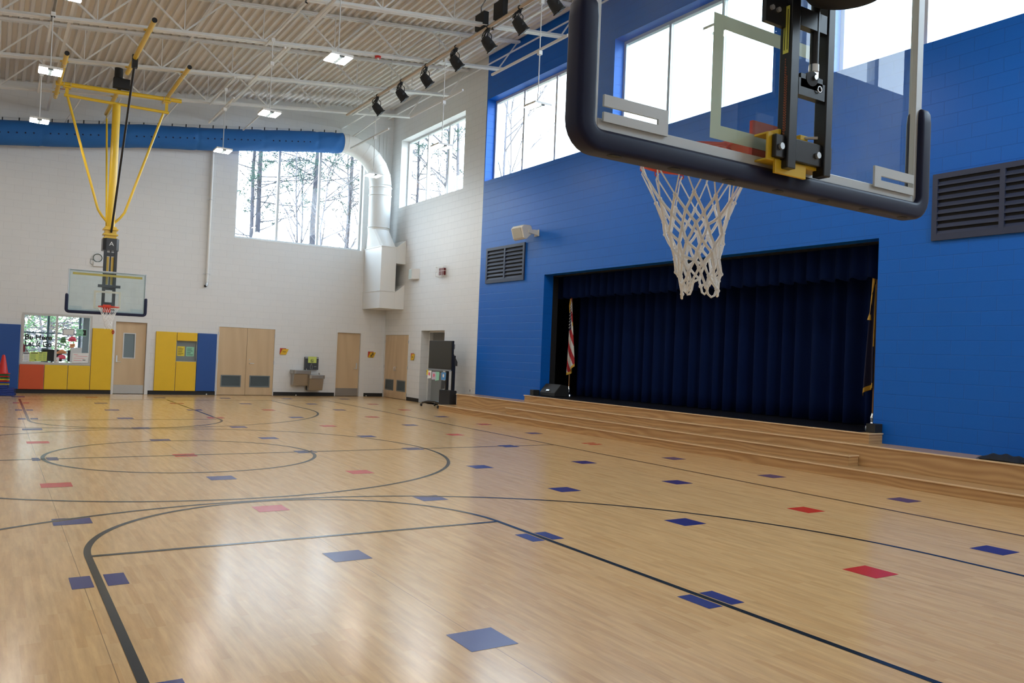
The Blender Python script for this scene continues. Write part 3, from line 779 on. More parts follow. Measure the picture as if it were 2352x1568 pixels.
# pipe with red and black cables over the last joist
g = MB(); g.tube([(-28, 41.2, roof(-28) - JD + .5), (29, 41.2, roof(29) - JD + .5)], .09, 8)
tag(g.build('ceiling_pipe', M_steel_w, org=(0, 41.2, roof(0) - JD + .5), smooth=60), 'white sprinkler pipe running beside the last roof joist', 'pipe')
for k, (c_, n_) in enumerate((('red', (.45, .03, .02)), ('black', (.02, .02, .02)))):
    pts = [(-26 + 2.2 * i, 40.55 + .1 * k, roof(-26 + 2.2 * i) - JD + .33 - .12 * math.sin(i * 1.7 + k) - (.05 if k else 0)) for i in range(18)]
    g = MB(); g.tube(pts, .035, 6)
    tag(g.build('ceiling_cable', plain(c_ + '_cable', n_, .5), org=pts[8], smooth=60), c_ + ' cable drooping along the last roof joist', 'cable')
# red strobe on the third joist
t = thing('ceiling_strobe', 'small red fire strobe under the third roof joist', 'alarm', (17.5, 21.0, roof(17.5) - JD))
g = MB(); g.cyl((17.5, 21, roof(17.5) - JD - .005), (17.5, 21, roof(17.5) - JD - .16), .26, 20); g.build('base', M_red, t, smooth=40)
g = MB(); g.ball((17.5, 21, roof(17.5) - JD - .2), .11, 6); g.build('lens', plain('clear_lens', (.7, .7, .7), .2), t, smooth=60)

# ================================================================ HIGH-BAY LAMPS
def make_lamp():
    t = thing('high_bay_light', 'x', 'lamp', (0, 0, 0), 'square high-bay lamps on stems')
    g = MB(); g.box(-.68, .68, -.74, .74, .02, .17); g.prism([(-.35, -.4, .17), (.35, -.4, .17), (.35, .4, .17), (-.35, .4, .17)], (0, 0, .08)); g.build('housing', M_steel_w, t, bevel=.015)
    for s in (-1, 1):
        g = MB(); g.box(s * .41 - .22, s * .41 + .22, -.68, .68, -.02, .015); g.build('lamp_lens', M_lens, t)
    g = MB()
    for i in range(9): g.box(-.16, .16, -.66 + i * .16, -.63 + i * .16, -.07, .004)
    g.box(-.17, .17, -.70, .70, .005, .019)
    g.build('louver', M_grey, t)
    return t
lamp0 = make_lamp()
LX = [-5.7, 8.45, 22.75]; LYS = [33.7, 19.2, 5.0, -11.9, -27.0]
LL = {(0, 0): 'lit high-bay lamp farthest back in the left row, before the blue duct', (0, 1): 'second lit high-bay lamp from the back in the left row, left of the yellow frame', (0, 2): 'third lit high-bay lamp in the left row, at the top edge of the picture',
      (1, 0): 'farthest lit high-bay lamp of the middle row, hanging beside the back window', (1, 1): 'second lit high-bay lamp of the middle row, above the blue duct', (1, 2): 'lit high-bay lamp of the middle row beside the red strobe',
      (2, 0): 'lit high-bay lamp of the right row in front of the white duct elbow', (2, 1): 'lit high-bay lamp of the right row in front of the white wall window', (2, 2): 'lit high-bay lamp of the right row before the first blue wall window',
      (2, 3): 'lit high-bay lamp of the right row seen through the glass backboard', (2, 4): 'nearest high-bay lamp of the right row', (1, 3): 'fourth high-bay lamp of the middle row, above the picture', (1, 4): 'nearest high-bay lamp of the middle row', (0, 3): 'fourth high-bay lamp of the left row, above the picture', (0, 4): 'nearest high-bay lamp of the left row'}
first = True
for ix, x in enumerate(LX):
    for iy, y in enumerate(LYS):
        o = lamp0 if first else copy_tree(lamp0); first = False
        o.location = Vector((x, y, 22.5)) * FT; o['label'] = LL[(ix, iy)]
        zt = roof(x) - JD
        g = MB(); g.cyl((x, y, 22.75), (x, y, zt - .25), .035, 8); g.build('stem', M_steel_w, o, smooth=60, org=(x, y, 22.5))
        g = MB(); g.box(x - .14, x + .14, y - .14, y + .14, zt - .45, zt - .17); g.build('junction_box', M_steel_w, o, bevel=.02, org=(x, y, 22.5))
        ya = max([j for j in JY + [-26.5, -36.0] if j <= y]); yb = min([j for j in JY + [YB - .3] if j >= y])
        g = MB(); g.box(x - .07, x + .07, ya - .1, yb + .1, zt - .17, zt - .02); g.build('mounting_channel', M_steel_w, o, org=(x, y, 22.5))

# ================================================================ STAGE LIGHTING PIPE
BX, BZ = 22.0, 29.72
g = MB(); g.cyl((BX, 39.7, BZ), (BX, -20, BZ), .115, 14)
M_pipe = plain('tan_painted_pipe', (.60, .47, .34), .45)
tag(g.build('lighting_pipe', M_pipe, org=(BX, 10, BZ), smooth=60), 'long tan pipe hung under the joists carrying the black stage spotlights', 'pipe')
g = MB(); rnd = random.Random(2); pts = []
y = 34.0
while y > -19: pts.append((BX + .05, y, BZ + .155 + rnd.uniform(-.01, .05))); y -= .9
g.tube(pts, .025, 5); tag(g.build('pipe_cable', M_blackm, org=(BX, 10, BZ), smooth=60), 'black cable strapped along the tan lighting pipe', 'cable')
for yy, lb in ((37.0, 'thin drop rod at the far end of the lighting pipe'), (28.6, 'thin drop rod between the first and second spotlights'), (18.9, 'thin drop rod in the middle of the lighting pipe'), (4.0, 'thin drop rod near the black boxes of the lighting pipe')):
    g = MB(); g.cyl((BX, yy, BZ + .1), (BX, yy, roof(BX) - .02), .018, 6); tag(g.build('drop_rod', M_alu, org=(BX, yy, BZ)), lb, 'rod', 'drop rods of the lighting pipe')
def make_spot(seed):
    rnd = random.Random(seed)
    t = thing('stage_spotlight', 'x', 'spotlight', (0, 0, 0), 'black spotlights on the tan pipe')
    d = Vector((.60, -.18, -.75)).normalized(); u = Vector((.3, -.9, .2)); u = (u - d * u.dot(d)).normalized(); s = d.cross(u)
    c = Vector((.05, 0, -1.25))
    g = MB()
    g.tube([c - d * .55, c - d * .50, c - d * .15, c + d * .42, c + d * .45], [.16, .33, .40, .42, .44], 16); g.build('lamp_body', M_blackm, t, smooth=40)
    g = MB()
    for q in (-1, 1):
        a = c + d * .45 + u * q * .2; g.prism([a - s * .34 - u * .16, a + s * .34 - u * .16, a + s * .34 + u * .16, a - s * .34 + u * .16], d * .08)
    g.box(c.x - .1, c.x + .1, c.y - .42, c.y - .30, c.z - .1, c.z + .1)
    g.build('barn_door', M_blackm, t)
    g = MB(); g.tube([c + s * .42, c + s * .44 + Vector((0, 0, .55)), (0, 0, -.32), c - s * .44 + Vector((0, 0, .55)), c - s * .42], .035, 6); g.build('yoke', M_blackm, t)
    g = MB(); g.box(-.09, .09, -.06, .06, -.34, -.08); g.ring((0, 0, 0), .15, .035, (0, 1, 0), 16, 6); g.build('clamp', M_blackm, t)
    g = MB()
    for i in range(12):
        a = Vector((rnd.uniform(-.1, .1), rnd.uniform(-.25, .25), -.1)); b = c - d * .5 + Vector((rnd.uniform(-.2, .2), rnd.uniform(-.2, .2), rnd.uniform(-.1, .15)))
        md = (a + b) / 2 + Vector((rnd.uniform(-.5, .35), rnd.uniform(-.45, .45), rnd.uniform(-.35, .15)))
        pts = [a * (1 - q) ** 2 + md * 2 * q * (1 - q) + b * q * q for q in [i_ / 8 for i_ in range(9)]]
        g.tube(pts, .028, 5)
    g.build('cable_loops', M_blackm, t, smooth=60)
    return t
SPY = [31.6, 26.2, 21.2, 15.9, 10.9, 6.6, 2.35]
SL = ['farthest and smallest black spotlight at the end of the lighting pipe', 'second black spotlight from the far end of the pipe', 'third black spotlight from the far end of the pipe', 'fourth black spotlight from the far end of the pipe, in the middle of the row',
      'fifth black spotlight, hanging directly under the two black boxes', 'sixth black spotlight, just right of the two black boxes', 'nearest black spotlight at the top of the picture beside the backboard']
for k, y in enumerate(SPY):
    o = make_spot(k + 10); o.location = Vector((BX, y, BZ)) * FT; o['label'] = SL[k]
for y, lb in ((12.05, 'left black power box on the lighting pipe'), (9.35, 'right black power box on the lighting pipe')):
    t = thing('power_box', lb, 'box', (BX, y, BZ + .13), 'black power boxes on the lighting pipe')
    g = MB(); g.box(BX - .22, BX + .22, y - .75, y + .55, BZ + .14, BZ + 1.35); g.build('box_body', M_blackm, t, bevel=.02)
    g = MB()
    for q in (0, 1):
        g.tube([(BX + .02 * q, y - .1 + q * .2, BZ + 1.34), (BX, y + .1, BZ + 1.9), (BX, 10.9, BZ + 2.6), (BX, 10.8 + .12 * q, roof(BX) - .05)], .045, 6)
    g.build('supply_cable', plain('grey_cable', (.25, .25, .25), .5), t, smooth=60)

# ================================================================ BLUE FABRIC DUCT ALONG THE BACK WALL
DY = 46.3
def dz(x): return 24.98 + 0.1445 * (x - 0.0)
t = thing('fabric_duct', 'long blue fabric air duct hanging along the top of the back wall', 'duct', (0, DY, dz(0)))
rnd = random.Random(7); vs = []; fs = []; nx = 330; nr = 36
xs_ = [XL + .1 + (23.95 - XL - .1) * i / nx for i in range(nx + 1)]
seams = [-28, -20.4, -12.9, -5.0, 1.9, 8.6, 15.2, 21.0]
for i, x in enumerate(xs_):
    ns = min(abs(x - q) for q in seams); e = max(0, (23.95 - x))
    for j in range(nr):
        a = 2 * math.pi * j / nr
        wv = .030 * math.sin(7 * a + x * 2.3) * math.exp(-ns * .9) + .05 * math.sin(x * 5.1 + 3 * a) * math.exp(-e * .8) + .016 * math.sin(a * 3 + x * .7) + .010 * math.sin(a * 5 - x * 1.9)
        rr_ = 1.13 + wv - .05 * math.exp(-(ns * 7) ** 2) - .02 * math.exp(-(e / .25) ** 2)
        sq = 1.0 + .05 * math.sin(a) * math.sin(x * .42)
        vs.append((x, DY + rr_ * math.cos(a), dz(x) + rr_ * math.sin(a) * sq))
for i in range(nx):
    for j in range(nr): fs.append((i * nr + j, (i + 1) * nr + j, (i + 1) * nr + (j + 1) % nr, i * nr + (j + 1) % nr))
g = MB(); g.add(vs, fs); g.build('fabric_sleeve', M_fab, t, smooth=180)
g = MB(); x = -9.0
while x < 20.2:
    if min(abs(x - q) for q in seams) > .4:
        a = R(190); rr_ = 1.15
        c = Vector((x, DY + rr_ * math.cos(a), dz(x) + rr_ * math.sin(a)))
        g.cyl(c, c + Vector((0, -.012, 0)), .075, 10)
    x += .66
g.build('air_hole_row', plain('dark_air_hole', (.004, .01, .05), .8), t)
g = MB(); g.tube([(XL + .2, DY, dz(XL) + 1.42), (24, DY, dz(24) + 1.36)], .02, 5); g.build('hanger_cable', M_alu, t)
for i in range(26):
    x = -9.5 + i * 1.31
    g = MB(); g.box(x - .05, x + .05, DY - .03, DY + .03, dz(x) + 1.1, dz(x) + 1.42); g.build('hanger_clip', M_blackm, t)

# ================================================================ WHITE METAL DUCT IN THE CORNER
PX, PY = 28.75, 46.0
t = thing('metal_duct', 'white metal duct curving down the corner to a wall box with square notch', 'duct', (PX, PY, 17))
zE = dz(24.15); cx, cz, rb = 24.55, 24.2, 4.2
pts = [(24.0, DY, dz(24.0)), (24.5, DY - .1, dz(24.35) + .0)]
g = MB(); ring_pts = [Vector((24.0, DY, dz(24.0))), Vector((24.55, DY, 28.45))]
for k in range(1, 7):
    a = R(90) * k / 6; ring_pts.append(Vector((cx + rb * math.sin(a), DY + (PY - DY) * k / 6, cz + rb * math.cos(a))))
rad = [1.07, 1.10, 1.13, 1.16, 1.19, 1.22, 1.24, 1.25]
g.tube(ring_pts, rad, 32); g.build('elbow', M_duct, t, smooth=25)
g = MB()
for q in range(1, len(ring_pts) - 1):
    a = (ring_pts[q + 1] - ring_pts[q - 1]).normalized(); g.ring(ring_pts[q], rad[q] + .004, .022, a, 32, 4)
g.build('elbow_seam', M_duct, t, smooth=60)
g = MB(); g.cyl((PX, PY, 24.2), (PX, PY, 19.1), 1.25, 36)
g.build('round_pipe', M_duct, t, smooth=40)
for z, rr_ in ((24.0, .05), (23.1, .05), (19.4, .05)):
    g = MB(); g.ring((PX, PY, z), 1.29, rr_, (0, 0, 1), 36, 6); g.build('flange', M_duct, t, smooth=60)
bx0, bx1, by0, by1 = 28.1, 29.92, 43.35, YB - .05
# square-to-round transition
n = 32; top = []; bot = []
for k in range(n):
    a = 2 * math.pi * (k + .5) / n; ca, sa = math.cos(a), math.sin(a)
    top.append((PX + 1.25 * ca, PY + 1.25 * sa, 19.12))
    q = min(1 / max(abs(ca), 1e-6), 1 / max(abs(sa), 1e-6)); ux, uy = ca * q, sa * q
    bot.append(((bx0 + bx1) / 2 + ux * (bx1 - bx0) / 2, (by0 + by1) / 2 + uy * (by1 - by0) / 2, 17.1))
g = MB(); g.add(top + bot, [(k, (k + 1) % n, n + (k + 1) % n, n + k) for k in range(n)] + [tuple(range(n))]); g.build('transition', M_duct, t, smooth=20)
g = MB(); g.box(bx0, bx1, by0, by1, 10.15, 17.1); g.build('box_body', M_duct, t, bevel=.02)
xw_ = XW - .02
g = MB(); g.prism([(bx1, by0, 15.28), (xw_, by0, 15.28), (xw_, by0, 18.0), (bx1, by0, 17.1)], (0, by1 - by0, 0)); g.build('upper_outlet', M_duct, t)
g = MB(); g.prism([(bx1, by0, 10.15), (xw_, by0, 10.15), (xw_, by0, 12.95), (bx1, by0, 12.0)], (0, by1 - by0, 0)); g.build('lower_outlet', M_duct, t)
for z in (17.08, 12.1):
    g = MB(); e = .05; g.box(bx0 - e, bx1 + e, by0 - e, by0, z - .04, z + .04); g.box(bx0 - e, bx0, by0, by1, z - .04, z + .04); g.build('flange', M_duct, t)
# thin conduits in the corner behind the duct
for k, (x, lb) in enumerate(((29.4, 'leftmost thin white conduit rising in the corner behind the duct'), (29.9, 'middle thin white conduit rising in the corner behind the duct'), (30.3, 'right thin white conduit rising in the corner behind the duct'))):
    g = MB(); g.cyl((x, YB - .06, 25.5), (x, YB - .06, 31.0), .045, 8); tag(g.build('conduit', M_steel_w, org=(x, YB, 28), smooth=60), lb, 'conduit', 'conduits behind the duct elbow')
# drain pipe on the back wall, left of the window
t = thing('drain_pipe', 'slim white pipe running down the back wall left of the window', 'pipe', (10.65, YB, 11.5))
g = MB(); g.cyl((10.65, YB - .22, 11.75), (10.65, YB - .22, 26), .14, 12); g.build('pipe_run', M_steel_w, t, smooth=60)
for z in (12.7, 20.5): 
    g = MB(); g.box(10.3, 11.0, YB - .1, YB, z - .03, z + .03); g.ring((10.65, YB - .22, z), .16, .03, (0, 0, 1), 16, 5); g.build('pipe_clamp', M_alu, t)
g = MB(); g.tube([(10.65, YB - .22, 11.8), (10.65, YB - .22, 11.55), (10.5, YB - .32, 11.4)], .15, 12, cap=False); g.build('outlet_nozzle', M_alu, t, smooth=60)
g = MB(); g.cyl((10.52, YB - .3, 11.42), (10.46, YB - .345, 11.35), .12, 12); g.build('outlet_mouth', M_blackm, t)
# ================================================================ BASKETBALL BACKBOARDS
def sweep_pad(mb, path, fy, y0, wdt, dep, r=.09):
    """rounded-rectangle section (wdt in the board plane, dep along y) swept along an x-z path"""
    sec = []
    for (sx_, sy_, a0) in ((1, 1, 0), (-1, 1, 90), (-1, -1, 180), (1, -1, 270)):
        for k in range(4):
            a = R(a0 + 30 * k); sec.append(((wdt / 2 - r) * sx_ + r * math.cos(a), (dep / 2 - r) * sy_ + r * math.sin(a)))
    n = len(sec); o = len(mb.v); K = len(path)
    for i, p in enumerate(path):
        a = Vector(path[max(i - 1, 0)]); b = Vector(path[min(i + 1, K - 1)]); d = (b - a).normalized(); nn = Vector((d.y, -d.x))
        e = min(i, K - 1 - i); s = (.35, .75, .93, 1)[min(e, 3)] 
        for (u, v) in sec: mb.v.append((p[0] + nn.x * u * s, y0 + fy * v * s, p[1] + nn.y * u * s))
    for i in range(K - 1):
        for j in range(n): mb.face((o + i * n + j, o + (i + 1) * n + j, o + (i + 1) * n + (j + 1) % n, o + i * n + (j + 1) % n))
    mb.face([o + j for j in range(n)]); mb.face([o + (K - 1) * n + j for j in reversed(range(n))])
def make_net(t, cx, cy, z, seed, skew=(0, 0), thin=.011, thick=.021):
    rnd = random.Random(seed)
    lv = [(0, .73), (-.50, .53), (-.72, .43), (-.91, .375), (-1.08, .33), (-1.24, .30), (-1.38, .275), (-1.51, .255), (-1.63, .24)]
    nodes = []
    for i, (dz_, r) in enumerate(lv):
        row = []
        for k in range(12):
            a = 2 * math.pi * (k + .5 * (i % 2)) / 12
            q = -dz_ / 1.8; jt = .012 * i ** .7
            row.append(Vector((cx + skew[0] * q * q + r * math.cos(a) + rnd.uniform(-jt, jt), cy + skew[1] * q * q + r * math.sin(a) + rnd.uniform(-jt, jt), z - .06 + dz_ + (0 if i == 0 else rnd.uniform(-jt, jt) * 1.6 + .05 * math.sin(a * 2) * q))))
        nodes.append(row)
    g = MB()
    for i in range(len(lv) - 1):
        for k in range(12):
            a = nodes[i][k]
            for kk in ((k, (k - 1) % 12) if i % 2 == 0 else (k, (k + 1) % 12)):
                b = nodes[i + 1][kk]
                if i == 0:
                    b = nodes[1][kk]; off = (b - a).cross(Vector((0, 0, 1))).normalized() * .03
                    g.tube([a, a + off + Vector((0, 0, -.08)), b], thin, 5)
                else: g.tube([a, (a + b) / 2 + Vector((rnd.uniform(-.006, .006), rnd.uniform(-.006, .006), -.008)), b], thick * (.85 if i > 5 else 1), 5)
    for i in range(1, len(lv)):
        for k in range(12): g.ball(nodes[i][k], thick * 1.45, 4)
    for k in range(12):   # end loops
        a = nodes[-1][k]; b = nodes[-1][(k + 1) % 12]
        if k % 2 == 0: g.tube([a, (a * .8 + b * .2) + Vector((0, 0, -.09)), (a + b) / 2 + Vector((0, 0, -.12)), (a * .2 + b * .8) + Vector((0, 0, -.09)), b], thick * .8, 5)
    return g.build('net', M_net, t, smooth=60)
def make_board(t, cx, yf, z0, fy, frame_mat, seed, skew=(0, 0), net_kw={}):
    """yf = y of the front of the glass, fy = +1 / -1 the way the board faces"""
    def Y(d): return yf + fy * d
    W2, H = 2.94, 3.5
    g = MB(); g.box(cx - W2 + .05, cx + W2 - .05, Y(-.06), Y(-.015), z0 + .05, z0 + H - .05); g.build('glass', M_bglass, t)
    g = MB(); f = .15
    for (a, b, c, d_) in ((cx - W2, cx - W2 + f, z0, z0 + H), (cx + W2 - f, cx + W2, z0, z0 + H), (cx - W2 + f, cx + W2 - f, z0, z0 + .24), (cx - W2 + f, cx + W2 - f, z0 + H - f, z0 + H)):
        g.box(a, b, Y(-.16), Y(-.075), c, d_)
        g.box(a if a < cx - 1 or b - a > 1 else b - .07, a + .07 if (a < cx - 1 and b - a < 1) else b, Y(-.075), Y(0), c if (b - a < 1 or c < z0 + 1) else d_ - .07, d_ if (b - a < 1 or c > z0 + 1) else c + .07)
    g.build('backboard_frame', frame_mat, t, bevel=.012)
    g = MB(); s = .165
    qx, qz0, qz1 = 1.02, z0 + .38, z0 + 1.85
    for (a, b, c, d_) in ((cx - qx, cx - qx + s, qz0, qz1), (cx + qx - s, cx + qx, qz0, qz1), (cx - qx + s, cx + qx - s, qz0, qz0 + s), (cx - qx + s, cx + qx - s, qz1 - s, qz1)):
        g.box(a, b, Y(-.008), Y(-.002), c, d_)
    g.build('target_square', M_frit, t)
    g = MB(); ox, oz, c = W2 + .03, z0 - .005, .21
    path = [(cx - ox, z0 + 1.46), (cx - ox, z0 + 1.43), (cx - ox, z0 + 1.38), (cx - ox, z0 + 1.25)]
    path += [(cx - ox, z0 + .7)] + [(cx - ox + c - c * math.cos(R(a)), oz + c - c * math.sin(R(a))) for a in range(0, 91, 15)]
    path += [(cx, oz)]; path = path + [(2 * cx - x_, z_) for x_, z_ in reversed(path[:-1])]
    sweep_pad(g, path, fy, Y(-.10), .24, .27, .055)
    pad = g.build('edge_padding', M_navy, t, smooth=40)
    for k in range(7):
        x_ = cx - 2.55 + k * .85
        g = MB(); g.cyl((x_, Y(-.16), oz - .118), (x_, Y(-.16), oz - .124), .05, 10); g.v = [(x_ + (v[0] - x_) * 1.9, v[1], v[2]) for v in g.v]; g.build('bolt_recess', M_blackm, pad)
    for sd in (-1, 1):     # slotted corner brackets
        e = cx + sd * (W2 - .2); i_ = cx + sd * (W2 - 1.02); z1 = z0 + .26
        g = MB(); a, b = min(e, i_), max(e, i_)
        a, b = (a, b - .07) if sd < 0 else (a + .07, b)
        g.box(a, b, Y(-.20), Y(-.17), z1 - .06, z1 + .04); g.box(a, b, Y(-.20), Y(-.17), z1 + .10, z1 + .22)
        g.box(i_ - .07, i_ + .07, Y(-.20), Y(-.17), z1 - .06, z1 + .22)
        g.build('corner_bracket', frame_mat, t)
    # rim
    rz = z0 + .5; rc = (cx, Y(1.25), rz)
    g = MB(); g.ring(rc, .765, .028, (0, 0, 1), 48, 8); g.ring((rc[0], rc[1], rz + .05), .765, .012, (0, 0, 1), 48, 6)
    g.box(cx - .36, cx + .36, Y(.02), Y(.5), rz - .03, rz + .03)
    g.box(cx - .30, cx + .30, Y(0), Y(.05), rz - .42, rz + .22)
    g.prism([(cx - .30, Y(.05), rz - .4), (cx - .25, Y(.05), rz - .4), (cx - .25, Y(.42), rz - .03), (cx - .30, Y(.42), rz - .03)], (0, 0, .02))
    for sd in (-1, 1): g.tube([(cx + sd * .3, Y(.3), rz), (cx + sd * .62, Y(.82), rz)], .025, 6)
    rim = g.build('rim', M_orange_s, t, smooth=30)
    for k in range(12):
        a = 2 * math.pi * k / 12; g = MB(); q = (rc[0] + .765 * math.cos(a), rc[1] + .765 * math.sin(a), rz - .055)
        g.ring(q, .032, .009, (math.cos(a), math.sin(a), 0), 12, 5); g.build('net_hook', M_orange_s, rim, smooth=60)
    make_net(t, rc[0], rc[1], rz, seed, skew, **net_kw)
    return rc

# ---- far backboard with its ceiling-hung yellow frame
t = thing('basketball_hoop', 'far backboard hanging on a tall yellow V-shaped ceiling mast near the back wall', 'basketball hoop', (0, 35, 7.5))
make_board(t, -.15, 34.1, 7.55, -1, plain('white_board_frame', (.62, .66, .70), .4), 4)
Ym = 36.0
def ypipe(name, p, q, r, mt=M_yel_s, parent=t, n=14):
    g = MB(); g.cyl(p, q, r, n); o = g.build(name, mt, parent, smooth=50)
    return o
pz = lambda x: roof(x) - JD - .24
for x, ya, yb in ((-4.35, 27.6, 40.8), (4.35, 28.2, 40.0)):
    o = ypipe('support_pipe', (x, ya, pz(x)), (x, yb, pz(x)), .17)
    g = MB(); g.cyl((x, ya - .06, pz(x)), (x, ya, pz(x)), .175, 14); g.build('end_cap', M_blackm, o)
    for yy in (30.5, 40.0):
        g = MB(); g.box(x - .28, x + .28, yy - .16, yy + .16, pz(x) + .17, pz(x) + .235); g.build('beam_clamp', M_yel_s, o)
        for s in (-.3, .3):
            g = MB(); g.ring((x, yy + s, pz(x)), .18, .022, (0, 1, 0), 18, 5); g.build('u_bolt', M_alu, o)
for ya, yb in ((18.2, 31.4), (36.3, 46.0)):
    o = ypipe('support_pipe', (.2, ya, pz(.2)), (.2, yb, pz(.2)), .17)
    g = MB(); g.cyl((.2, ya - .06, pz(.2)), (.2, ya, pz(.2)), .175, 14); g.build('end_cap', M_blackm, o)
    for yy in ((21.0, 30.5) if ya < 30 else (40.0,)):
        g = MB(); g.box(-.08, .48, yy - .16, yy + .16, pz(.2) + .17, pz(.2) + .235); g.build('beam_clamp', M_yel_s, o)
cp = ypipe('cross_pipe', (-4.6, Ym, 26.42), (5.2, Ym, 26.84), .18)
for x in (-3.75, 4.0):
    z = 26.42 + (x + 4.6) * .043
    g = MB(); g.box(x - .3, x + .3, Ym - .3, Ym + .3, z - .3, z - .2); g.box(x - .12, x + .12, Ym - .05, Ym + .05, 25.6, z - .25); g.build('hinge_bracket', M_yel_s, t)
    for s in (-.25, .25):
        g = MB(); g.ring((x + s, Ym, z), .20, .022, (1, 0, 0), 18, 5); g.build('u_bolt', M_alu, t)
ypipe('hinge_bar', (-3.95, Ym, 25.55), (4.2, Ym, 25.62), .125)
ypipe('main_mast', (.03, Ym, 25.5), (.03, Ym, 14.4), .32, n=24)
for sd in (-1, 1):
    g = MB(); c0 = .03
    g.tube([(c0 + sd * 3.72, Ym, 25.45), (c0 + sd * 1.22, Ym, 17.0), (c0 + sd * 1.02, Ym, 16.35), (c0 + sd * .7, Ym, 15.85), (c0 + sd * .25, Ym, 15.35)], .105, 10)
    g.build('side_brace', M_yel_s, t, smooth=60)
ypipe('back_brace', (.15, 44.8, 26.5), (-.25, Ym + .35, 15.0), .085)
ypipe('front_brace', (.2, 27.2, pz(.2) - .35), (.05, Ym - .45, 14.5), .09, M_black)
g = MB(); g.box(0, .4, 27.0, 27.4, pz(.2) - .75, pz(.2) + .24); g.build('brace_clamp', M_black, t)
g = MB(); g.box(-.35, .95, Ym - .45, Ym + .1, 26.9, 27.75); g.build('winch_box', M_blackm, t, bevel=.03)
g = MB(); g.cyl((.05, Ym - .15, 27.76), (.05, Ym - .15, 28.6), .33, 18); g.build('winch_motor', M_blackm, t, smooth=40)
g = MB()
for z in (14.75, 14.3, 13.95): g.box(-.55, .6, Ym - .5, Ym + .42, z - .07, z + .07)
g.box(-.42, .48, Ym - .35, Ym + .3, 13.9, 15.0)
g.build('mast_plate', M_yel_s, t, bevel=.02)
g = MB(); g.prism([(-.58, Ym + .3, 12.9), (-.58, Ym - .9, 12.9), (-.36, Ym - 1.3, 12.9), (.42, Ym - 1.3, 12.9), (.64, Ym - .9, 12.9), (.64, Ym + .3, 12.9)], (0, 0, 1.0)); hood = g.build('black_hood', M_black, t)
text_part('hood_emblem', 'A', .5, (.03, Ym - 1.31, 13.42), ROT_BACK, M_paper, hood, squeeze=1.1)
g = MB()
for a, b in ((-.50, -.27), (.29, .52)): g.box(a, b, 34.75, 35.1, 8.0, 12.9)
for z in (12.55, 10.95, 9.7, 8.35): g.box(-.27, .29, 34.8, 35.05, z - .16, z + .16)
g.box(-.05, .07, 34.85, 35.0, 9.9, 12.9)
g.build('height_adjuster', M_black, t, bevel=.01)
g = MB()
for a, b in ((-.26, -.08), (.10, .28)): g.box(a, b, 34.95, 35.08, 10.0, 12.35)
g.build('inner_rail', M_yel_s, t)
g = MB(); g.box(-.85, .85, 34.5, 34.75, 9.72, 9.95); g.build('mount_plate', M_black, t)
g = MB(); g.box(-2.75, 2.5, 34.35, 34.5, 10.62, 10.80); g.build('top_bar', M_yel_s, t)
g = MB(); g.box(-.45, .45, 34.28, 34.75, 7.75, 8.3); g.build('rim_mount', M_black, t)

# ---- near backboard, seen from behind
cx = -.19
t = thing('basketball_hoop', 'large near glass backboard seen from behind, navy padding below and white net', 'basketball hoop', (cx, -34.9, 7.55))
make_board(t, cx, -34.85, 7.58, 1, M_alu_l, 9, skew=(.14, -.04))
g = MB()
for a, b in ((-.40, -.25), (.265, .395)): g.box(a, b, -35.31, -35.14, 7.66, 11.4)
posts = g.build('mast_post', M_black, t, bevel=.012)
for z0_, z1_ in ((9.38, 9.60), (8.56, 8.76)):
    g = MB(); g.box(-.235, .245, -35.30, -35.2, z0_, z1_); g.build('crossbar', M_black, t)
for a, b in ((-.75, -.40),):
    g = MB(); g.box(a, b, -35.22, -35.16, 9.33, 9.68); g.build('upper_plate', M_black, t)
g = MB()
for x_ in (-.66, -.55): g.cyl((x_, -35.22, 9.5), (x_, -35.25, 9.5), .03, 8)
for x_ in (-.48, .18): g.cyl((x_, -35.27, 7.9), (x_, -35.30, 7.9), .04, 8)
g.cyl((.0, -35.15, 8.10), (.14, -35.3, 8.10), .018, 8)
g.build('bolt_head', M_alu, t)
g = MB(); g.cyl((.09, -35.25, 8.98), (.09, -35.25, 11.2), .055, 16); g.build('lift_cylinder', M_black, t, smooth=50)
g = MB(); g.cyl((.09, -35.25, 8.90), (.09, -35.25, 8.985), .062, 16); g.box(.05, .13, -35.29, -35.21, 8.74, 8.92); g.build('cylinder_collar', M_chrome, t)
g = MB(); g.box(-.2, .2, -35.30, -35.2, 8.66, 8.82); g.cyl((-.02, -35.32, 8.78), (.0, -35.2, 8.78), .09, 14); g.build('pivot_block', M_black, t)
g = MB(); g.cyl((.02, -35.33, 8.80), (.02, -35.345, 8.80), .03, 12); g.ring((.12, -35.32, 8.68), .035, .008, (0, 1, 0), 16, 5); g.build('pivot_pin', M_chrome, t)
g = MB()
g.box(-.62, .42, -35.20, -35.17, 7.74, 8.07); g.box(-.62, .42, -35.17, -34.99, 7.74, 7.765); g.box(-.62, .42, -35.17, -34.99, 8.045, 8.07)
g.box(-.5, .05, -35.22, -35.18, 7.60, 7.76); g.box(-.44, -.3, -35.2, -35.0, 8.07, 8.13); g.box(-.05, .09, -35.2, -35.0, 8.07, 8.13)
g.build('mount_channel', M_yel_s, t, bevel=.006)
g = MB(); g.box(-.56, .46, -35.27, -35.205, 7.77, 8.04); g.build('mount_plate', M_black, t, bevel=.01)
g = MB(); g.box(-.404, -.4005, -35.27, -35.19, 9.02, 9.58); st_ = g.build('warning_label', plain('yellow_label', (.72, .72, .12), .5), t)
g = MB()
for yy in (-35.255, -35.245, -35.215, -35.205): g.box(-.4065, -.404, yy - .002, yy + .002, 9.06, 9.54)
g.build('label_print', M_ink, st_)
g = MB()
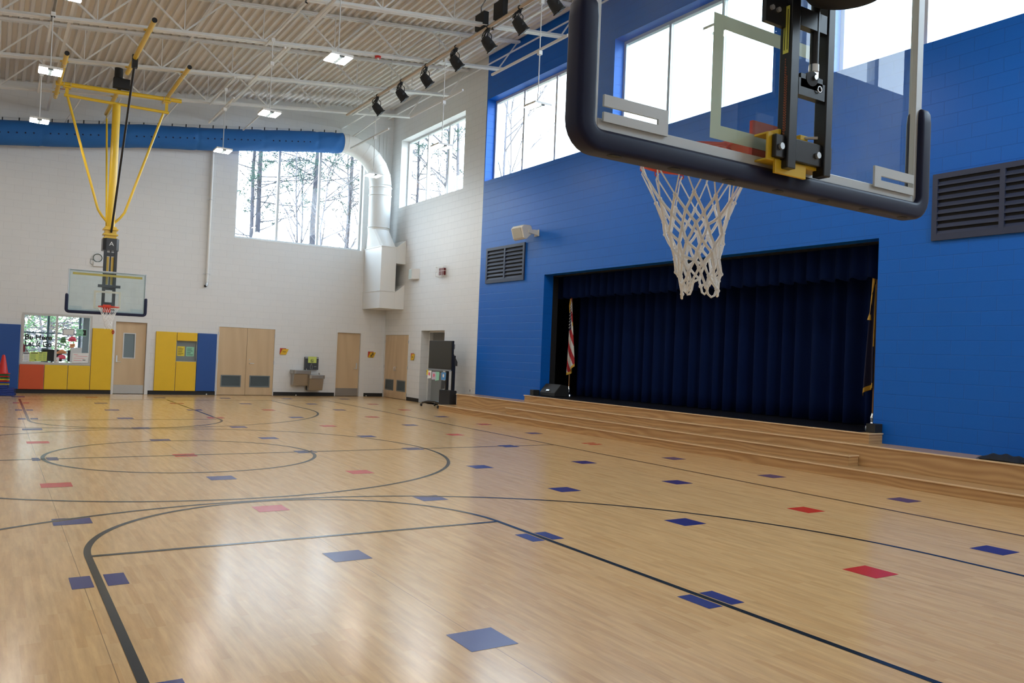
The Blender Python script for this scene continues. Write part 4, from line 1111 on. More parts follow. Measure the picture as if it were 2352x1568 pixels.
for k_, (yy, a, b) in enumerate(((-35.26, 8.1, 8.75), (-35.245, 8.0, 8.85), (-35.23, 7.98, 8.95))):
    z = a
    while z < b: g.box(-.4035, -.4005, yy - .004, yy + .004, z, z + .018); z += .03
g.build('orange_print', plain('orange_print', (.45, .12, .05), .5), t)
g = MB(); g.cyl((cx + .16, -35.75, 9.68), (cx + .16, -35.75, 11.3), .46, 40); g.tube([(cx + .16, -35.75, 9.60), (cx + .16, -35.75, 9.64), (cx + .16, -35.75, 9.69)], [.30, .43, .46], 40); g.build('mast_base', M_blackm, t, smooth=40)
g = MB(); g.box(.1, .34, -35.45, -35.30, 9.72, 9.86); g.build('cap_lug', M_black, t)
g = MB(); g.cyl((cx + .16, -35.75, 11.32), (cx + .16, -35.75, roof(0) - JD - .3), .42, 24); g.build('main_mast', M_yel_s, t, smooth=50)
g = MB(); g.cyl((-5.5, -35.75, roof(0) - JD - .25), (5.5, -35.75, roof(0) - JD - .25), .22, 14); g.build('cross_pipe', M_yel_s, t, smooth=50)
for x_ in (-4.3, 4.3):
    g = MB(); g.box(x_ - .2, x_ + .2, -35.95, -35.55, roof(0) - JD - .25, roof(x_) - .0); g.build('roof_hanger', M_yel_s, t)
# ================================================================ WALL PADS
def pad(label, x0, x1, z0, z1, mt):
    g = MB(); g.box(x0 + .015, x1 - .015, YB - .18, YB - .01, z0, z1)
    return tag(g.build('wall_pad', mt, org=((x0 + x1) / 2, YB, z0), bevel=.035, seg=3), label, 'wall pad', 'padding panels on the back wall')
pad('blue wall pad at the left edge of the picture, left of the office window', -7.85, -5.85, .4, 6.46, M_bpad)
pad('second blue wall pad beyond the left edge, behind the red cone', -9.85, -7.87, .4, 6.46, M_bpad)
pad('orange wall pad below the left end of the office window', -5.83, -3.77, .4, 2.74, M_opad)
pad('low yellow wall pad below the office window, beside the orange one', -3.75, -1.79, .4, 2.74, M_ypad)
pad('low yellow wall pad below the right end of the office window', -1.77, .15, .4, 2.74, M_ypad)
pad('tall yellow wall pad between office window and windowed door', .17, 2.03, .4, 6.45, M_ypad)
pad('tall yellow wall pad right of the windowed door', 5.97, 7.98, .4, 6.44, M_ypad)
pad('small yellow wall pad above the grey wall niche', 8.0, 10.0, 5.58, 6.44, M_ypad)
pad('yellow wall pad below the grey wall niche', 8.0, 10.0, .4, 3.43, M_ypad)
pad('blue wall pad right of the grey wall niche', 10.02, 11.98, .4, 6.44, M_bpad)
t = thing('wall_niche', 'grey metal niche cabinet set into the wall among yellow pads', 'cabinet', (9, YB, 3.45))
g = MB(); g.box(8.02, 9.98, YB + .18, YB + .3, 3.47, 5.54); g.build('back_panel', plain('niche_grey', (.20, .23, .23), .4), t)
g = MB()
for a, b, c, d_ in ((8.01, 8.07, 3.46, 5.55), (9.93, 9.99, 3.46, 5.55), (8.07, 9.93, 3.46, 3.52), (8.07, 9.93, 5.49, 5.55)): g.box(a, b, YB + .0, YB + .18, c, d_)
g.build('niche_frame', plain('niche_grey'[:10], (.20, .23, .23), .4), t)
def paper(name, label, cat, x0, x1, z0, z1, mt, y=YB - .02, lines=(), group=None, parent=None, tilt=0, shape=None):
    """a sheet with its own thickness; lines = (material, x0, x1, z0, z1) prints"""
    g = MB()
    if shape: g.prism([(x, y, z) for x, z in shape], (0, -.012, 0)); 
    else: g.prism([(x0, y, z0), (x1, y, z0 + tilt), (x1, y, z1 + tilt), (x0, y, z1)], (0, -.012, 0))
    o = g.build(name, mt, org=((x0 + x1) / 2, y, z0)); tag(o, label, cat, group)
    if lines:
        by = {}
        for mt_, a, b, c, d_ in lines: by.setdefault(mt_.name, (mt_, MB()))[1].box(a, b, y - .016, y - .0125, c, d_)
        for mt_, mb_ in by.values(): mb_.build('print', mt_, o)
    return o
def rows(x0, x1, z0, z1, n, mt=M_ink, th=.35, seed=0):
    rnd = random.Random(seed); h = (z1 - z0) / n
    return [(mt, x0, x0 + (x1 - x0) * rnd.uniform(.55, 1), z0 + h * i, z0 + h * (i + th)) for i in range(n)]
paper('notice', 'yellow notice in the grey wall niche', 'notice', 8.12, 8.85, 4.0, 5.0, M_lime if False else plain('yellow_paper', (.78, .62, .06), .7), y=YB + .17, lines=rows(8.2, 8.78, 4.1, 4.92, 9, seed=1))
paper('notice', 'pale green notice in the grey wall niche', 'notice', 9.0, 9.78, 4.0, 4.97, M_mint, y=YB + .17, lines=rows(9.08, 9.7, 4.1, 4.9, 9, seed=2))

# ================================================================ OFFICE BEHIND THE WINDOW
OY0, OY1 = YB + TH, 60.5
g = MB(); M_off = plain('office_wall', (.55, .56, .55), .6)
g.box(-10.4, -10, OY0, OY1 + .4, -.4, 9.6); g.box(1.6, 2.0, OY0, OY1 + .4, -.4, 9.6); g.box(-10, 1.6, OY0, OY1 + .4, 9.2, 9.6)
g.box(-10, 1.6, OY1, OY1 + .4, -.4, 2.4); g.box(-10, 1.6, OY1, OY1 + .4, 8.6, 9.2); g.box(.35, 1.6, OY1, OY1 + .4, 2.4, 8.6); g.box(-10, -8.4, OY1, OY1 + .4, 2.4, 8.6)
struct('wall_office', g, M_off)
g = MB(); g.box(-10, 1.6, OY0, OY1, -.4, 0); struct('floor_office', g, plain('office_carpet', (.12, .13, .15), .9))
g = MB()
for x in (-8.4, -5.8, -3.1, -.05): g.box(x, x + .22, OY1 + .05, OY1 + .3, 2.4, 8.6)
for z in (2.4, 5.75, 8.45): g.box(-8.18, .35, OY1 + .08, OY1 + .27, z, z + .14)
struct('window_8', g, plain('blue_grey_mullion', (.22, .32, .38), .4), org=(-3, OY1, 2.4))
t = thing('office_desk', 'dark desk inside the office behind the window', 'desk', (-2.5, 52.3, 0))
g = MB(); g.box(-5, .9, 51.4, 53.4, 2.5, 2.62); g.build('desk_top', plain('dark_cherry', (.12, .04, .025), .4), t, bevel=.02)
for x in (-4.9, .7):
    g = MB(); g.box(x, x + .12, 51.5, 53.3, 0, 2.5); g.build('side_panel', plain('dark_cherry', (.12, .04, .025), .4), t)
for x, w_, lb in ((-2.95, 1.75, 'black computer monitor in the office, behind the window mullion'), (-1.05, 1.1, 'small black computer monitor at the right in the office')):
    t = thing('computer_monitor', lb, 'monitor', (x, 52.2, 2.62))
    g = MB(); g.box(x - w_ / 2, x + w_ / 2, 52.1, 52.2, 3.0, 4.15); g.build('screen', M_blackm, t, bevel=.02)
    g = MB(); g.box(x - .06, x + .06, 52.2, 52.3, 2.66, 3.3); g.box(x - .35, x + .35, 52.0, 52.5, 2.62, 2.66); g.build('stand', M_blackm, t)
g = MB(); g.box(-3.9, -3.3, 52.4, 52.6, 2.63, 4.3); tag(g.build('desk_divider', plain('pale_blue_panel', (.45, .58, .68), .5), org=(-3.6, 52.5, 2.63)), 'pale blue panel standing on the office desk', 'panel')
g = MB(); g.box(-4.6, -4.0, 51.5, 52.1, 2.63, 2.95); tag(g.build('paper_box', M_paper, org=(-4.5, 52.2, 2.63), bevel=.02), 'low white box on the office desk', 'box')
def draped_flag(t, px, py, ztop, zbot, wtop, wbot, seed, side, mats, idx, nu=60, nv=120, name='flag_cloth', slope=0.0):
    rnd = random.Random(seed); g = MB(); vs = []; fs = []; mi = []
    for j in range(nv + 1):
        v = j / nv
        for i in range(nu + 1):
            u = i / nu; w_ = wtop + (wbot - wtop) * v ** .8
            y = py + side * w_ * (u - .12); x = px - .10 - .16 * math.sin(u * 9 + v * 1.2) * (0.3 + .7 * v) - .1 * u
            z = ztop + (zbot - ztop) * v - slope * (u ** 1.6) * (1 - v * .2)
            vs.append((x, y, z))
    for j in range(nv):
        for i in range(nu):
            fs.append((j * (nu + 1) + i, j * (nu + 1) + i + 1, (j + 1) * (nu + 1) + i + 1, (j + 1) * (nu + 1) + i)); mi.append(idx((i + .5) / nu, (j + .5) / nv))
    g.add(vs, fs); g.mi = mi
    o = g.build(name, mats, t, smooth=180); s = o.modifiers.new('solid', 'SOLIDIFY'); s.thickness = .006
    return vs
M_fr = plain('flag_red', (.38, .012, .02), .7); M_fw = plain('flag_white', (.62, .62, .60), .7); M_fb = plain('flag_navy', (.012, .016, .06), .7); M_fp = plain('flag_dark_navy', (.012, .010, .035), .7)
def us_idx(u, v):
    if v > .965 or (u > .93 and .42 < v < .47): return 3
    if v < .40 and u < .62 - .25 * v: return 2
    return 0 if int((u * 5.2 - v * 7.0 + 40)) % 2 == 0 else 1
# office flag
t = thing('small_flag', 'striped flag on a stand inside the office, at the left edge of the window', 'flag', (-6.0, 52.5, 0))
g = MB(); g.cyl((-6.2, 52.5, .06), (-6.2, 52.5, 6.6), .05, 8); g.cyl((-6.2, 52.5, 0), (-6.2, 52.5, .08), .45, 16); g.build('flag_pole', M_wood_pole, t, smooth=50)
vs = []; g = MB()
for i in range(9):
    x = -6.1 + i * .16
    g.mat(i % 2).prism([(x, 52.45 + .06 * (i % 2), 5.9 - i * .30), (x + .16, 52.45, 5.9 - (i + 1) * .30), (x + .16, 52.45, 2.9), (x, 52.45 + .06 * (i % 2), 2.9)], (0, .02, 0))
g.build('flag_cloth', [M_fr, M_fw], t)

# ================================================================ SIGNS AND STICKERS ON THE OFFICE WINDOW
GY = YB + .165
def wx(px): return -5.75 + (px - 52.6) / 27.25
def wz(px, py): return 7.62 - (py - 718) / 24.15 + (px - 52.6) * .0025
def stick(name, label, pts, mt, lines=(), group='paper signs on the office window', y=GY):
    sh = [(wx(a), wz(a, b)) for a, b in pts]
    xs = [s[0] for s in sh]; zs = [s[1] for s in sh]
    ln = [(m_, wx(a), wx(b), wz(a, d_), wz(a, c)) for m_, a, b, c, d_ in lines]
    return paper(name, label, 'sign', min(xs), max(xs), min(zs), max(zs), mt, y=y, lines=ln, group=group, shape=sh)
t = thing('window_lettering', 'dark lettering reading Be Here Let It Go on the left office pane', 'lettering', (wx(90), GY, wz(90, 783)))
text_part('lettering_line', 'Be Here', .70, (wx(90.5), GY - .01, wz(90, 776)), ROT_BACK, M_ink, t, bold=.022, squeeze=.95)
text_part('lettering_line', 'Let It Go', .70, (wx(90.5), GY - .01, wz(90, 791.5)), ROT_BACK, M_ink, t, bold=.022, squeeze=.86)
t = thing('window_lettering', 'dark lettering reading Yet... on the right office pane', 'lettering', (wx(148), GY, wz(148, 798)))
text_part('lettering_line', 'Yet...', .66, (wx(148), GY - .01, wz(148, 797)), ROT_BACK, M_ink, t, squeeze=.9)
stick('picture_sign', 'grey map poster on the right office pane', [(144, 756), (173, 757), (173, 773), (144, 772)], plain('grey_paper', (.42, .43, .50), .7), [(M_paper, 147, 170, 758.5, 770), (M_ink, 145, 151, 770, 772)])
stick('arrow_sign', 'mint green sign with black chevron on the right office pane', [(177, 758), (201, 759), (201, 775), (177, 774)], M_mint, [(M_ink, 192, 200, 760, 764), (M_ink, 194, 200, 764, 769), (M_ink, 193, 200, 769, 773.5), (M_ogr, 180, 188, 761, 762.3), (M_ogr, 182, 189, 770, 772)])
def dome(c0, c1, w_, h_, n=10, flat=.75):
    return [(c0 + w_ / 2 * math.cos(math.pi * k / n), c1 - h_ * flat * math.sin(math.pi * k / n)) for k in range(n + 1)] + [(c0 - w_ / 2, c1 + h_ * (1 - flat)), (c0 + w_ / 2, c1 + h_ * (1 - flat))]
stick('scoop_sign', 'olive green bell-shaped paper on the right office pane', [(140, 790), (142, 779), (144, 776), (150, 776), (153, 780), (155, 790)], M_ogr, [(M_ink, 143, 151, 781, 782.2), (M_ink, 142, 152, 785, 786.2)])
stick('scoop_sign', 'pink round-topped paper scoop on the right office pane', dome(168, 784, 19, 12), M_pink, [(M_fr, 162, 174, 781.5, 783), (M_fr, 161, 174, 785, 786.4)])
stick('cone_sign', 'peach paper cone under the pink scoop', [(162, 792), (176, 792), (175, 797), (172, 804), (165, 805), (163, 797)], M_peach, [(M_leafdry, 165, 173, 795, 796)])
stick('scoop_sign', 'peach triangular paper beneath the word Yet', [(133, 811), (143, 805), (146, 805), (156, 811), (156, 815), (134, 815)], M_peach, [(M_leafdry, 137, 153, 810, 811.3), (M_leafdry, 136, 153, 813, 814)])
stick('scoop_sign', 'pink paper at the bottom of the right office pane', dome(145, 825, 20, 11), M_pink, [(M_fr, 138, 152, 825, 826.5)])
stick('notice', 'white list with green, yellow and red marks in the lower left pane corner', [(52.5, 809), (72, 808), (72, 830), (52, 830)], M_paper, [(M_ink, 53, 72, 809.5, 811.5), (M_ogr, 54, 58, 813, 816), (plain('yellow_paper', (.78, .62, .06), .7), 54, 58, 818.5, 821.5), (M_pink, 54, 58, 824, 827)] + [(plain('grey_paper', (.42, .43, .50), .7), 60, 70, 812.5 + 2 * k, 813.3 + 2 * k) for k in range(8)])
stick('notice', 'wide yellow-green printed notice low on the left office pane', [(72.7, 809), (112, 809.5), (111.5, 831), (72.5, 830.5)], M_lime, [(M_ink, 75, 91, 810.5, 812), (M_ink, 94, 101, 810.5, 812)] + [(M_ogr, 75, 86, 814 + 2.2 * k, 814.6 + 2.2 * k) for k in range(6)] + [(M_ogr, 93, 100, 814 + 2.2 * k, 814.6 + 2.2 * k) for k in range(7)] + [(M_ogr, 102, 109, 812 + 2.2 * k, 812.6 + 2.2 * k) for k in range(8)] + [(M_ink, 84, 88, 827, 828.6)])
stick('notice', 'tiny white card at the lower corner beside the mullion', [(132, 823), (140, 823), (139.5, 836), (131.5, 835.5)], M_paper, [(M_peach, 133, 135, 829, 832)], y=GY - .03)
stick('whiteboard', 'plain grey-white board leaning behind the written one at the right', [(165, 801), (191, 802), (190, 837), (164, 836)], plain('pale_grey_board', (.60, .64, .66), .5), y=YB - .09)
stick('whiteboard', 'small whiteboard with faint red handwriting on the office sill', [(170, 814), (208, 815), (207, 838), (169, 837)], M_paper, [(M_pink, 173, 182, 817, 817.8), (M_pink, 177, 205, 821, 821.7), (M_pink, 173, 198, 825.5, 826.2), (M_pink, 173, 192, 830.6, 831.4), (M_ink, 194, 201, 830.5, 832)], y=YB - .115)
t = thing('door_tag', 'small red and yellow ring tag at the top of the tall yellow pad', 'tag', (2.0, YB, 6.3))
g = MB(); g.ring((2.0, YB - .22, 6.15), .15, .06, (0, 1, 0), 18, 6); g.v = [(2.0 + (v[0] - 2) * .55, v[1], v[2]) for v in g.v]; g.build('ring', M_red, t, smooth=60)

# sign plates by the doors
def plate(label, x, z, s, glyph, wall='back', y=None):
    if wall == 'back':
        P = lambda a, b: (x + a * s, YB - .02, z + b * s); ex = (0, -.03, 0); ex2 = (0, -.025, 0); sh = Vector((0, -.035, 0))
    else:
        P = lambda a, b: (XW - .02, y - a * s, z + b * s); ex = (-.03, 0, 0); ex2 = (-.025, 0, 0); sh = Vector((-.035, 0, 0))
    t = thing('door_sign', label, 'sign', P(0, 0), 'red and yellow door signs')
    g = MB(); g.prism([P(-.50, -.30), P(-.30, -.36), P(.2, .20), P(.22, .36), P(-.48, .36)], ex); g.build('red_plate', plain('sign_red', (.50, .05, .025), .5), t)
    g = MB(); g.prism([Vector(P(-.48, -.36)) + sh, Vector(P(.22, -.36)) + sh, Vector(P(.50, .28)) + sh, Vector(P(-.20, .28)) + sh], ex2); yp = g.build('yellow_plate', plain('sign_yellow', (.72, .44, .02), .5), t)
    g = MB(); sh2 = sh + Vector(ex2) * 1.15
    for a, b, c, d_ in glyph: g.prism([Vector(P(a, c)) + sh2, Vector(P(b, c)) + sh2, Vector(P(b, d_)) + sh2, Vector(P(a, d_)) + sh2], Vector(ex2) * .3)
    g.build('print', M_ink, yp)
bar1 = [(-.17 + .045 * k, -.14 + .045 * k, -.06, .0) for k in range(8)]
icon = [(-.2, .12, -.3, -.25), (-.12, -.02, -.2, .0), (-.08, -.03, .03, .1), (0.02, .1, -.05, .16), (.13, .2, -.05, .16), (.02, .2, .18, .22), (-.2, -.14, -.2, -.1), (.0, .2, -.16, -.12)]
plate('red and yellow door sign right of the double door with louvers', 19.2, 4.88, .98, bar1)
plate('red and yellow restroom sign between the right door and the corner', 29.55, 4.9, .98, icon)
plate('red and yellow door sign on the right wall beside the closet doors', 0, 4.88, 1.05, bar1, 'right', 40.35)

# ================================================================ DRINKING FOUNTAIN
t = thing('drinking_fountain', 'two-level steel drinking fountain with dark bottle filler on the back wall', 'drinking fountain', (21.7, YB, .8))
for x0, x1, zt, nm in ((19.95, 21.95, 2.90, 'upper'), (21.62, 23.45, 2.42, 'lower')):
    n = 8; w_ = x1 - x0; ol = [(x0, YB - .02), (x0, YB - 1.15)] + [(x0 + .25 - .25 * math.cos(R(90 * k / n)), YB - 1.15 - .3 * math.sin(R(90 * k / n))) for k in range(1, n + 1)] + [(x1 - .25 + .25 * math.sin(R(90 * k / n)), YB - 1.15 - .3 * math.cos(R(90 * k / n))) for k in range(0, n + 1)] + [(x1, YB - .02)]
    dy_ = 0 if nm == 'upper' else .28
    g = MB(); g.prism([(a, b - dy_ * (b < YB - .5), zt - .42) for a, b in ol], (0, 0, .42)); bs = g.build('basin', M_ss, t, bevel=.03)
    g = MB(); g.ball(((x0 + x1) / 2 - .05, YB - .8 - dy_, zt + .004), .55, 8, 1, .6, .012); g.build('bowl', M_chrome, bs, smooth=60)
    g = MB(); g.cyl((x1 - .3, YB - .55, zt), (x1 - .38, YB - .65, zt + .2), .06, 10); g.build('bubbler', M_chrome, bs, smooth=60)
    g = MB(); a, b = x0 + .12, x1 - .12; zb = zt - 1.72
    g.prism([(a, YB - .02, zt - .43), (a, YB - 1.25 - dy_, zt - .43), (a, YB - .95 - dy_, zb), (a, YB - .02, zb)], (b - a, 0, 0)); g.build('apron', M_ss, t, bevel=.02)
g = MB(); g.box(21.5, 23.05, YB - .40, YB - .02, 2.95, 4.36); pn = g.build('bottle_filler', M_ss_d, t, bevel=.03)
g = MB(); g.box(21.5, 23.05, YB - .42, YB - .40, 4.22, 4.30); g.build('top_trim', M_alu, pn)
g = MB()
for pts in ([(22.1, 3.05), (22.1, 3.35), (22.17, 3.48), (22.17, 3.62), (22.29, 3.62), (22.29, 3.48), (22.36, 3.35), (22.36, 3.05), (22.1, 3.05)],):
    g.tube([(a, YB - .41, b) for a, b in pts], .012, 4)
g.box(22.55, 22.8, YB - .415, YB - .405, 3.30, 3.33); g.build('bottle_outline', M_alu, pn)
g = MB(); g.tube([(21.9, YB - .5, 1.2), (21.85, YB - .55, .9), (21.9, YB - .5, .72)], .2, 12); g.build('drain_trap', M_blackm, t, smooth=60)
o = paper('paper_sign', 'lime paper sign with a crossed-out circle on the bottle filler', 'sign', 21.82, 22.78, 3.72, 4.42, M_lime, y=YB - .43)
g = MB(); g.ring((22.28, YB - .447, 3.95), .17, .018, (0, 1, 0), 24, 4); g.bar((22.16, YB - .447, 4.07), (22.40, YB - .447, 3.83), .02, .03); g.box(22.2, 22.32, YB - .45, YB - .445, 3.87, 3.97); g.build('print', M_ink, o)
for x, lb in ((11.15, 'tiny white stopper on the floor below the blue pad'), (20.7, 'tiny white stopper on the floor below the fountain'), (29.0, 'tiny white stopper on the floor by the corner')):
    g = MB(); g.ball((x, YB - .18, .075), .07, 6); tag(g.build('floor_stopper', M_paper, org=(x, YB, 0), smooth=60), lb, 'stopper')

# wall box with coiled cable above the office window
t = thing('wall_box', 'small white box with a coiled dark cable above the far backboard', 'box', (.4, YB, 12.5))
g = MB(); g.box(-.05, .92, YB - .2, YB - .01, 12.52, 12.95); g.build('box_body', M_frame_w, t, bevel=.02)
g = MB()
for k in range(3): g.ring((.32, YB - .06 - .03 * k, 13.36), .37 + .012 * k, .022, (0, 1, 0), 32, 5)
g.tube([(.05, YB - .05, 13.1), (-.3, YB - .05, 13.2), (-.33, YB - .05, 12.8), (-.05, YB - .08, 12.6)], .015, 5); g.build('coiled_cable', plain('dark_green_cable', (.02, .06, .05), .5), t, smooth=60)

# ================================================================ RIGHT WALL FITTINGS
def vent(label, ya, yb, z0, z1):
    t = thing('wall_louver', label, 'vent', (XW, (ya + yb) / 2, z0), 'navy wall louvers'); xf = XW - .14
    g = MB(); f = .26; ym = (ya + yb) / 2
    for a, b, c, d_ in ((ya, ya + f, z0, z1), (yb - f, yb, z0, z1), (ya + f, yb - f, z0, z0 + f), (ya + f, yb - f, z1 - f, z1), (ym - .12, ym + .12, z0 + f, z1 - f)): g.box(xf, XW - .004, a, b, c, d_)
    g.build('louver_frame', M_navy_v, t)
    g = MB(); g.box(XW - .02, XW - .006, ya + f, yb - f, z0 + f, z1 - f); g.build('dark_backing', M_dark, t)
    n = 8; h = (z1 - z0 - 2 * f) / n
    for a, b in ((ya + f, ym - .12), (ym + .12, yb - f)):
        for k in range(n):
            z = z0 + f + h * k
            g = MB(); g.prism([(xf + .01, a, z), (XW - .03, a, z + h * .55), (XW - .03, a, z + h * .62), (xf + .01, a, z + .06)], (0, b - a, 0)); g.build('slat', M_navy_v, t)
vent('navy metal louver on the blue wall, left of the stage', 18.55, 25.15, 12.1, 15.42)
vent('navy metal louver on the blue wall, at the right edge of the picture', -25.1, -18.42, 11.9, 15.2)
# cream loudspeaker on the blue wall
t = thing('wall_speaker', 'cream loudspeaker on a bracket above the left navy louver', 'loudspeaker', (XW, 17.2, 16.1))
g = MB(); X0, Z0 = 30.05, 16.05
prof = [(-.60, .30), (-.42, .52), (.22, .56), (.36, .45), (.50, -.08), (-.06, -.60), (-.22, -.62), (-.36, -.50)]
g.prism([(X0 + a * 1.05, 16.75, Z0 + b * 1.05) for a, b in prof], (0, 1.75, 0)); g.build('cabinet', M_cream, t, bevel=.06, seg=3)
g = MB(); a_, b_ = (-.60, .30), (-.36, -.50); nrm = Vector((-(a_[1] - b_[1]), 0, (a_[0] - b_[0]))).normalized(); nrm = nrm if nrm.x < 0 else -nrm
pA = Vector((X0 + a_[0] * 1.05, 16.95, Z0 + a_[1] * 1.05)); pB = Vector((X0 + b_[0] * 1.05, 16.95, Z0 + b_[1] * 1.05))
g.prism([pA + nrm * .005, pB + nrm * .005, pB + nrm * .03, pA + nrm * .03], (0, 1.35, 0)); g.build('grille', plain('taupe_grille', (.42, .40, .33), .6), t)
g = MB(); g.prism([(X0 + .05, 16.60, Z0 - .1), (X0 + .05, 16.60, Z0 + .18), (XW - .01, 16.60, Z0 + .22), (XW - .01, 16.60, Z0 - .25)], (0, .12, 0)); g.cyl((X0 + .08, 16.55, Z0 + .04), (X0 + .08, 16.6, Z0 + .04), .05, 10); g.box(XW - .06, XW - .005, 16.5, 17.2, Z0 - .3, Z0 + .25); g.build('bracket', M_cream, t)
# small white speaker and caged alarm on the white wall
t = thing('wall_speaker', 'small square white speaker on the white right wall', 'loudspeaker', (XW, 40.4, 13.4))
g = MB(); g.prism([(XW - .01, 41.5, 13.4), (XW - .45, 41.5, 13.4), (XW - .62, 40.3, 13.4), (XW - .01, 39.6, 13.4)], (0, 0, 1.15)); g.build('cabinet', M_frame_w, t, bevel=.03)
g = MB(); g.prism([(XW - .46, 41.42, 13.5), (XW - .48, 41.42, 13.5), (XW - .64, 40.38, 13.5), (XW - .62, 40.38, 13.5)], (0, 0, .95)); g.build('grille', plain('pale_green_grille', (.55, .62, .58), .6), t)
t = thing('caged_alarm', 'red fire alarm behind a white wire cage on the white wall', 'alarm', (XW, 33.9, 13.3))
g = MB(); g.box(XW - .3, XW - .01, 33.45, 34.45, 13.45, 14.2); g.build('alarm_body', plain('dark_red', (.16, .01, .012), .5), t, bevel=.03)
g = MB(); g.box(XW - .27, XW - .25, 33.45, 33.9, 13.5, 14.1); g.build('alarm_lens', M_blackm, t)
g = MB(); r_ = .02
for k in range(6):
    y = 33.1 + k * .34; g.tube([(XW - .03, y, 14.45), (XW - .5, y, 14.35), (XW - .5, y, 13.35), (XW - .03, y, 13.25)], r_, 5)
for z in (13.38, 13.85, 14.33): g.tube([(XW - .03, 35.4, z), (XW - .5, 34.85, z), (XW - .5, 33.05, z), (XW - .03, 32.5, z)], r_, 5)
g.build('wire_cage', M_steel_w, t, smooth=60)
g = MB(); g.box(XW - .06, XW - .004, 27.15, 27.45, 1.72, 2.12); o = g.build('wall_outlet', M_frame_w, org=(XW, 27.3, 1.7)); tag(o, 'white outlet plate on the white wall just above the wooden platform', 'outlet')
g = MB(); g.box(XW - .066, XW - .0605, 27.24, 27.32, 1.8, 2.0); g.build('socket', M_blackm, o)

# ================================================================ DISPLAY CART
t = thing('display_cart', 'large dark screen on a black wheeled cart in front of the recess', 'screen', (29.2, 30, 0))
y0_, y1_ = 27.62, 32.5
g = MB(); g.box(29.05, 29.28, y0_, y1_, 3.72, 6.62); g.build('screen_body', M_black, t, bevel=.03)
g = MB(); g.box(29.03, 29.049, y0_ + .12, y1_ - .12, 3.98, 6.52); g.build('screen_glass', M_screen, t)
g = MB(); g.box(29.02, 29.06, y0_, y1_, 3.68, 3.83); g.build('screen_rail', plain('silver_rail', (.25, .27, .29), .4), t)
g = MB(); g.box(28.85, 29.05, y0_ + .4, y1_ + .1, 3.5, 3.56); g.build('pen_tray', M_black, t)
g = MB(); g.tube([(29.2, y0_, 6.3), (29.2, y0_ - .22, 6.25), (29.2, y0_ - .22, 5.85), (29.2, y0_, 5.8)], .035, 6); g.prism([(29.28, 27.9, 5.6), (29.75, 27.7, 4.6), (29.75, 27.7, 4.2), (29.28, 27.9, 4.3)], (0, 2.5, 0)); g.build('side_handle', M_black, t)
for y in (29.2, 27.95):
    g = MB(); g.box(29.35, 29.6, y - .14, y + .14, .25, 5.2); g.build('post', M_black, t)
g = MB(); g.box(28.95, 29.7, 27.5, 29.75, .35, 1.85); g.build('equipment_box', M_blackm, t, bevel=.05)
for k, (pts, cas) in enumerate(((((29.2, 29.6, .5), (29.0, 30.6, .62), (28.8, 32.0, .52), (28.7, 32.8, .35)), (28.66, 32.95)), (((29.4, 29.7, .3), (30.0, 31.0, .4), (30.1, 32.6, .32)), (30.1, 32.8)), (((29.1, 29.2, .3), (28.9, 29.4, .35), (28.82, 29.5, .3)), (28.8, 29.55)), (((29.4, 28.0, .3), (30.0, 27.9, .35), (30.3, 27.8, .3)), (30.35, 27.75)))):
    g = MB(); g.tube(pts, .1, 8); lg = g.build('leg', M_black, t, smooth=60)
    g = MB(); g.cyl((cas[0] - .06, cas[1], .14), (cas[0] + .06, cas[1], .14), .14, 14); g.build('caster', M_blackm, lg, smooth=40)
for k, (a, b, z0_, z1_, mt, lb, pr) in enumerate(((32.4, 32.05, 3.15, 3.68, plain('yellow_paper', (.78, .62, .06), .7), 'yellow sheet', None), (32.15, 31.35, 2.85, 3.62, M_paper, 'white sheet with a red dot', M_pink), (31.2, 30.3, 2.75, 3.52, plain('lilac_paper', (.60, .52, .62), .7), 'lilac patterned sheet', M_pink),
        (30.45, 29.65, 2.72, 3.55, M_mint, 'mint green sheet', None), (29.2, 28.25, 2.8, 3.55, plain('sky_blue_paper', (.10, .30, .60), .7), 'blue and white sheet', M_paper), (29.15, 28.4, 1.95, 2.78, plain('dark_print', (.03, .035, .04), .5), 'dark sheet', None))):
    g = MB(); g.prism([(28.83, a, z0_ - .05 * (k % 2)), (28.83, b, z0_ + .03), (28.86, b, z1_), (28.86, a, z1_)], (-.012, 0, 0))
    o = tag(g.build('hanging_sheet', mt, org=(28.84, (a + b) / 2, z0_)), lb + ' hanging under the large screen', 'paper', 'sheets clipped under the large screen')
    if pr:
        g = MB(); c = (a + b) / 2; g.cyl((28.818, c, (z0_ + z1_) / 2 + .05), (28.812, c, (z0_ + z1_) / 2 + .05), .17, 14); g.build('print', pr, o)

# ================================================================ ON THE STAGE
def flag_stand(lb, x, y, idx, mats, zt, zb, side, wb, seed, slope):
    t = thing('stage_flag', lb, 'flag', (x, y, 2.17))
    g = MB(); g.cyl((x, y, 2.25), (x, y, 11.1), .055, 10); g.build('pole', M_wood_pole, t, smooth=50)
    g = MB()
    for z0_, z1_, r0, r1 in ((2.18, 2.3, .42, .40), (2.3, 2.5, .25, .12), (2.5, 2.75, .10, .13), (2.75, 3.0, .13, .07)): g.cyl((x, y, z0_), (x, y, z1_), r0, 18, r1)
    g.build('flag_base', M_chrome, t, smooth=40)
    vs = draped_flag(t, x, y, zt, zb, .12, wb, seed, side, mats, idx, slope=slope)
    return t, vs
ft, fvs = flag_stand('draped red, white and navy striped flag at the left of the stage', 33.7, 14.95, us_idx, [M_fr, M_fw, M_fb, M_gold], 10.2, 3.95, -1, .95, 1, -1.0)
g = MB(); rnd = random.Random(4); NU = 61
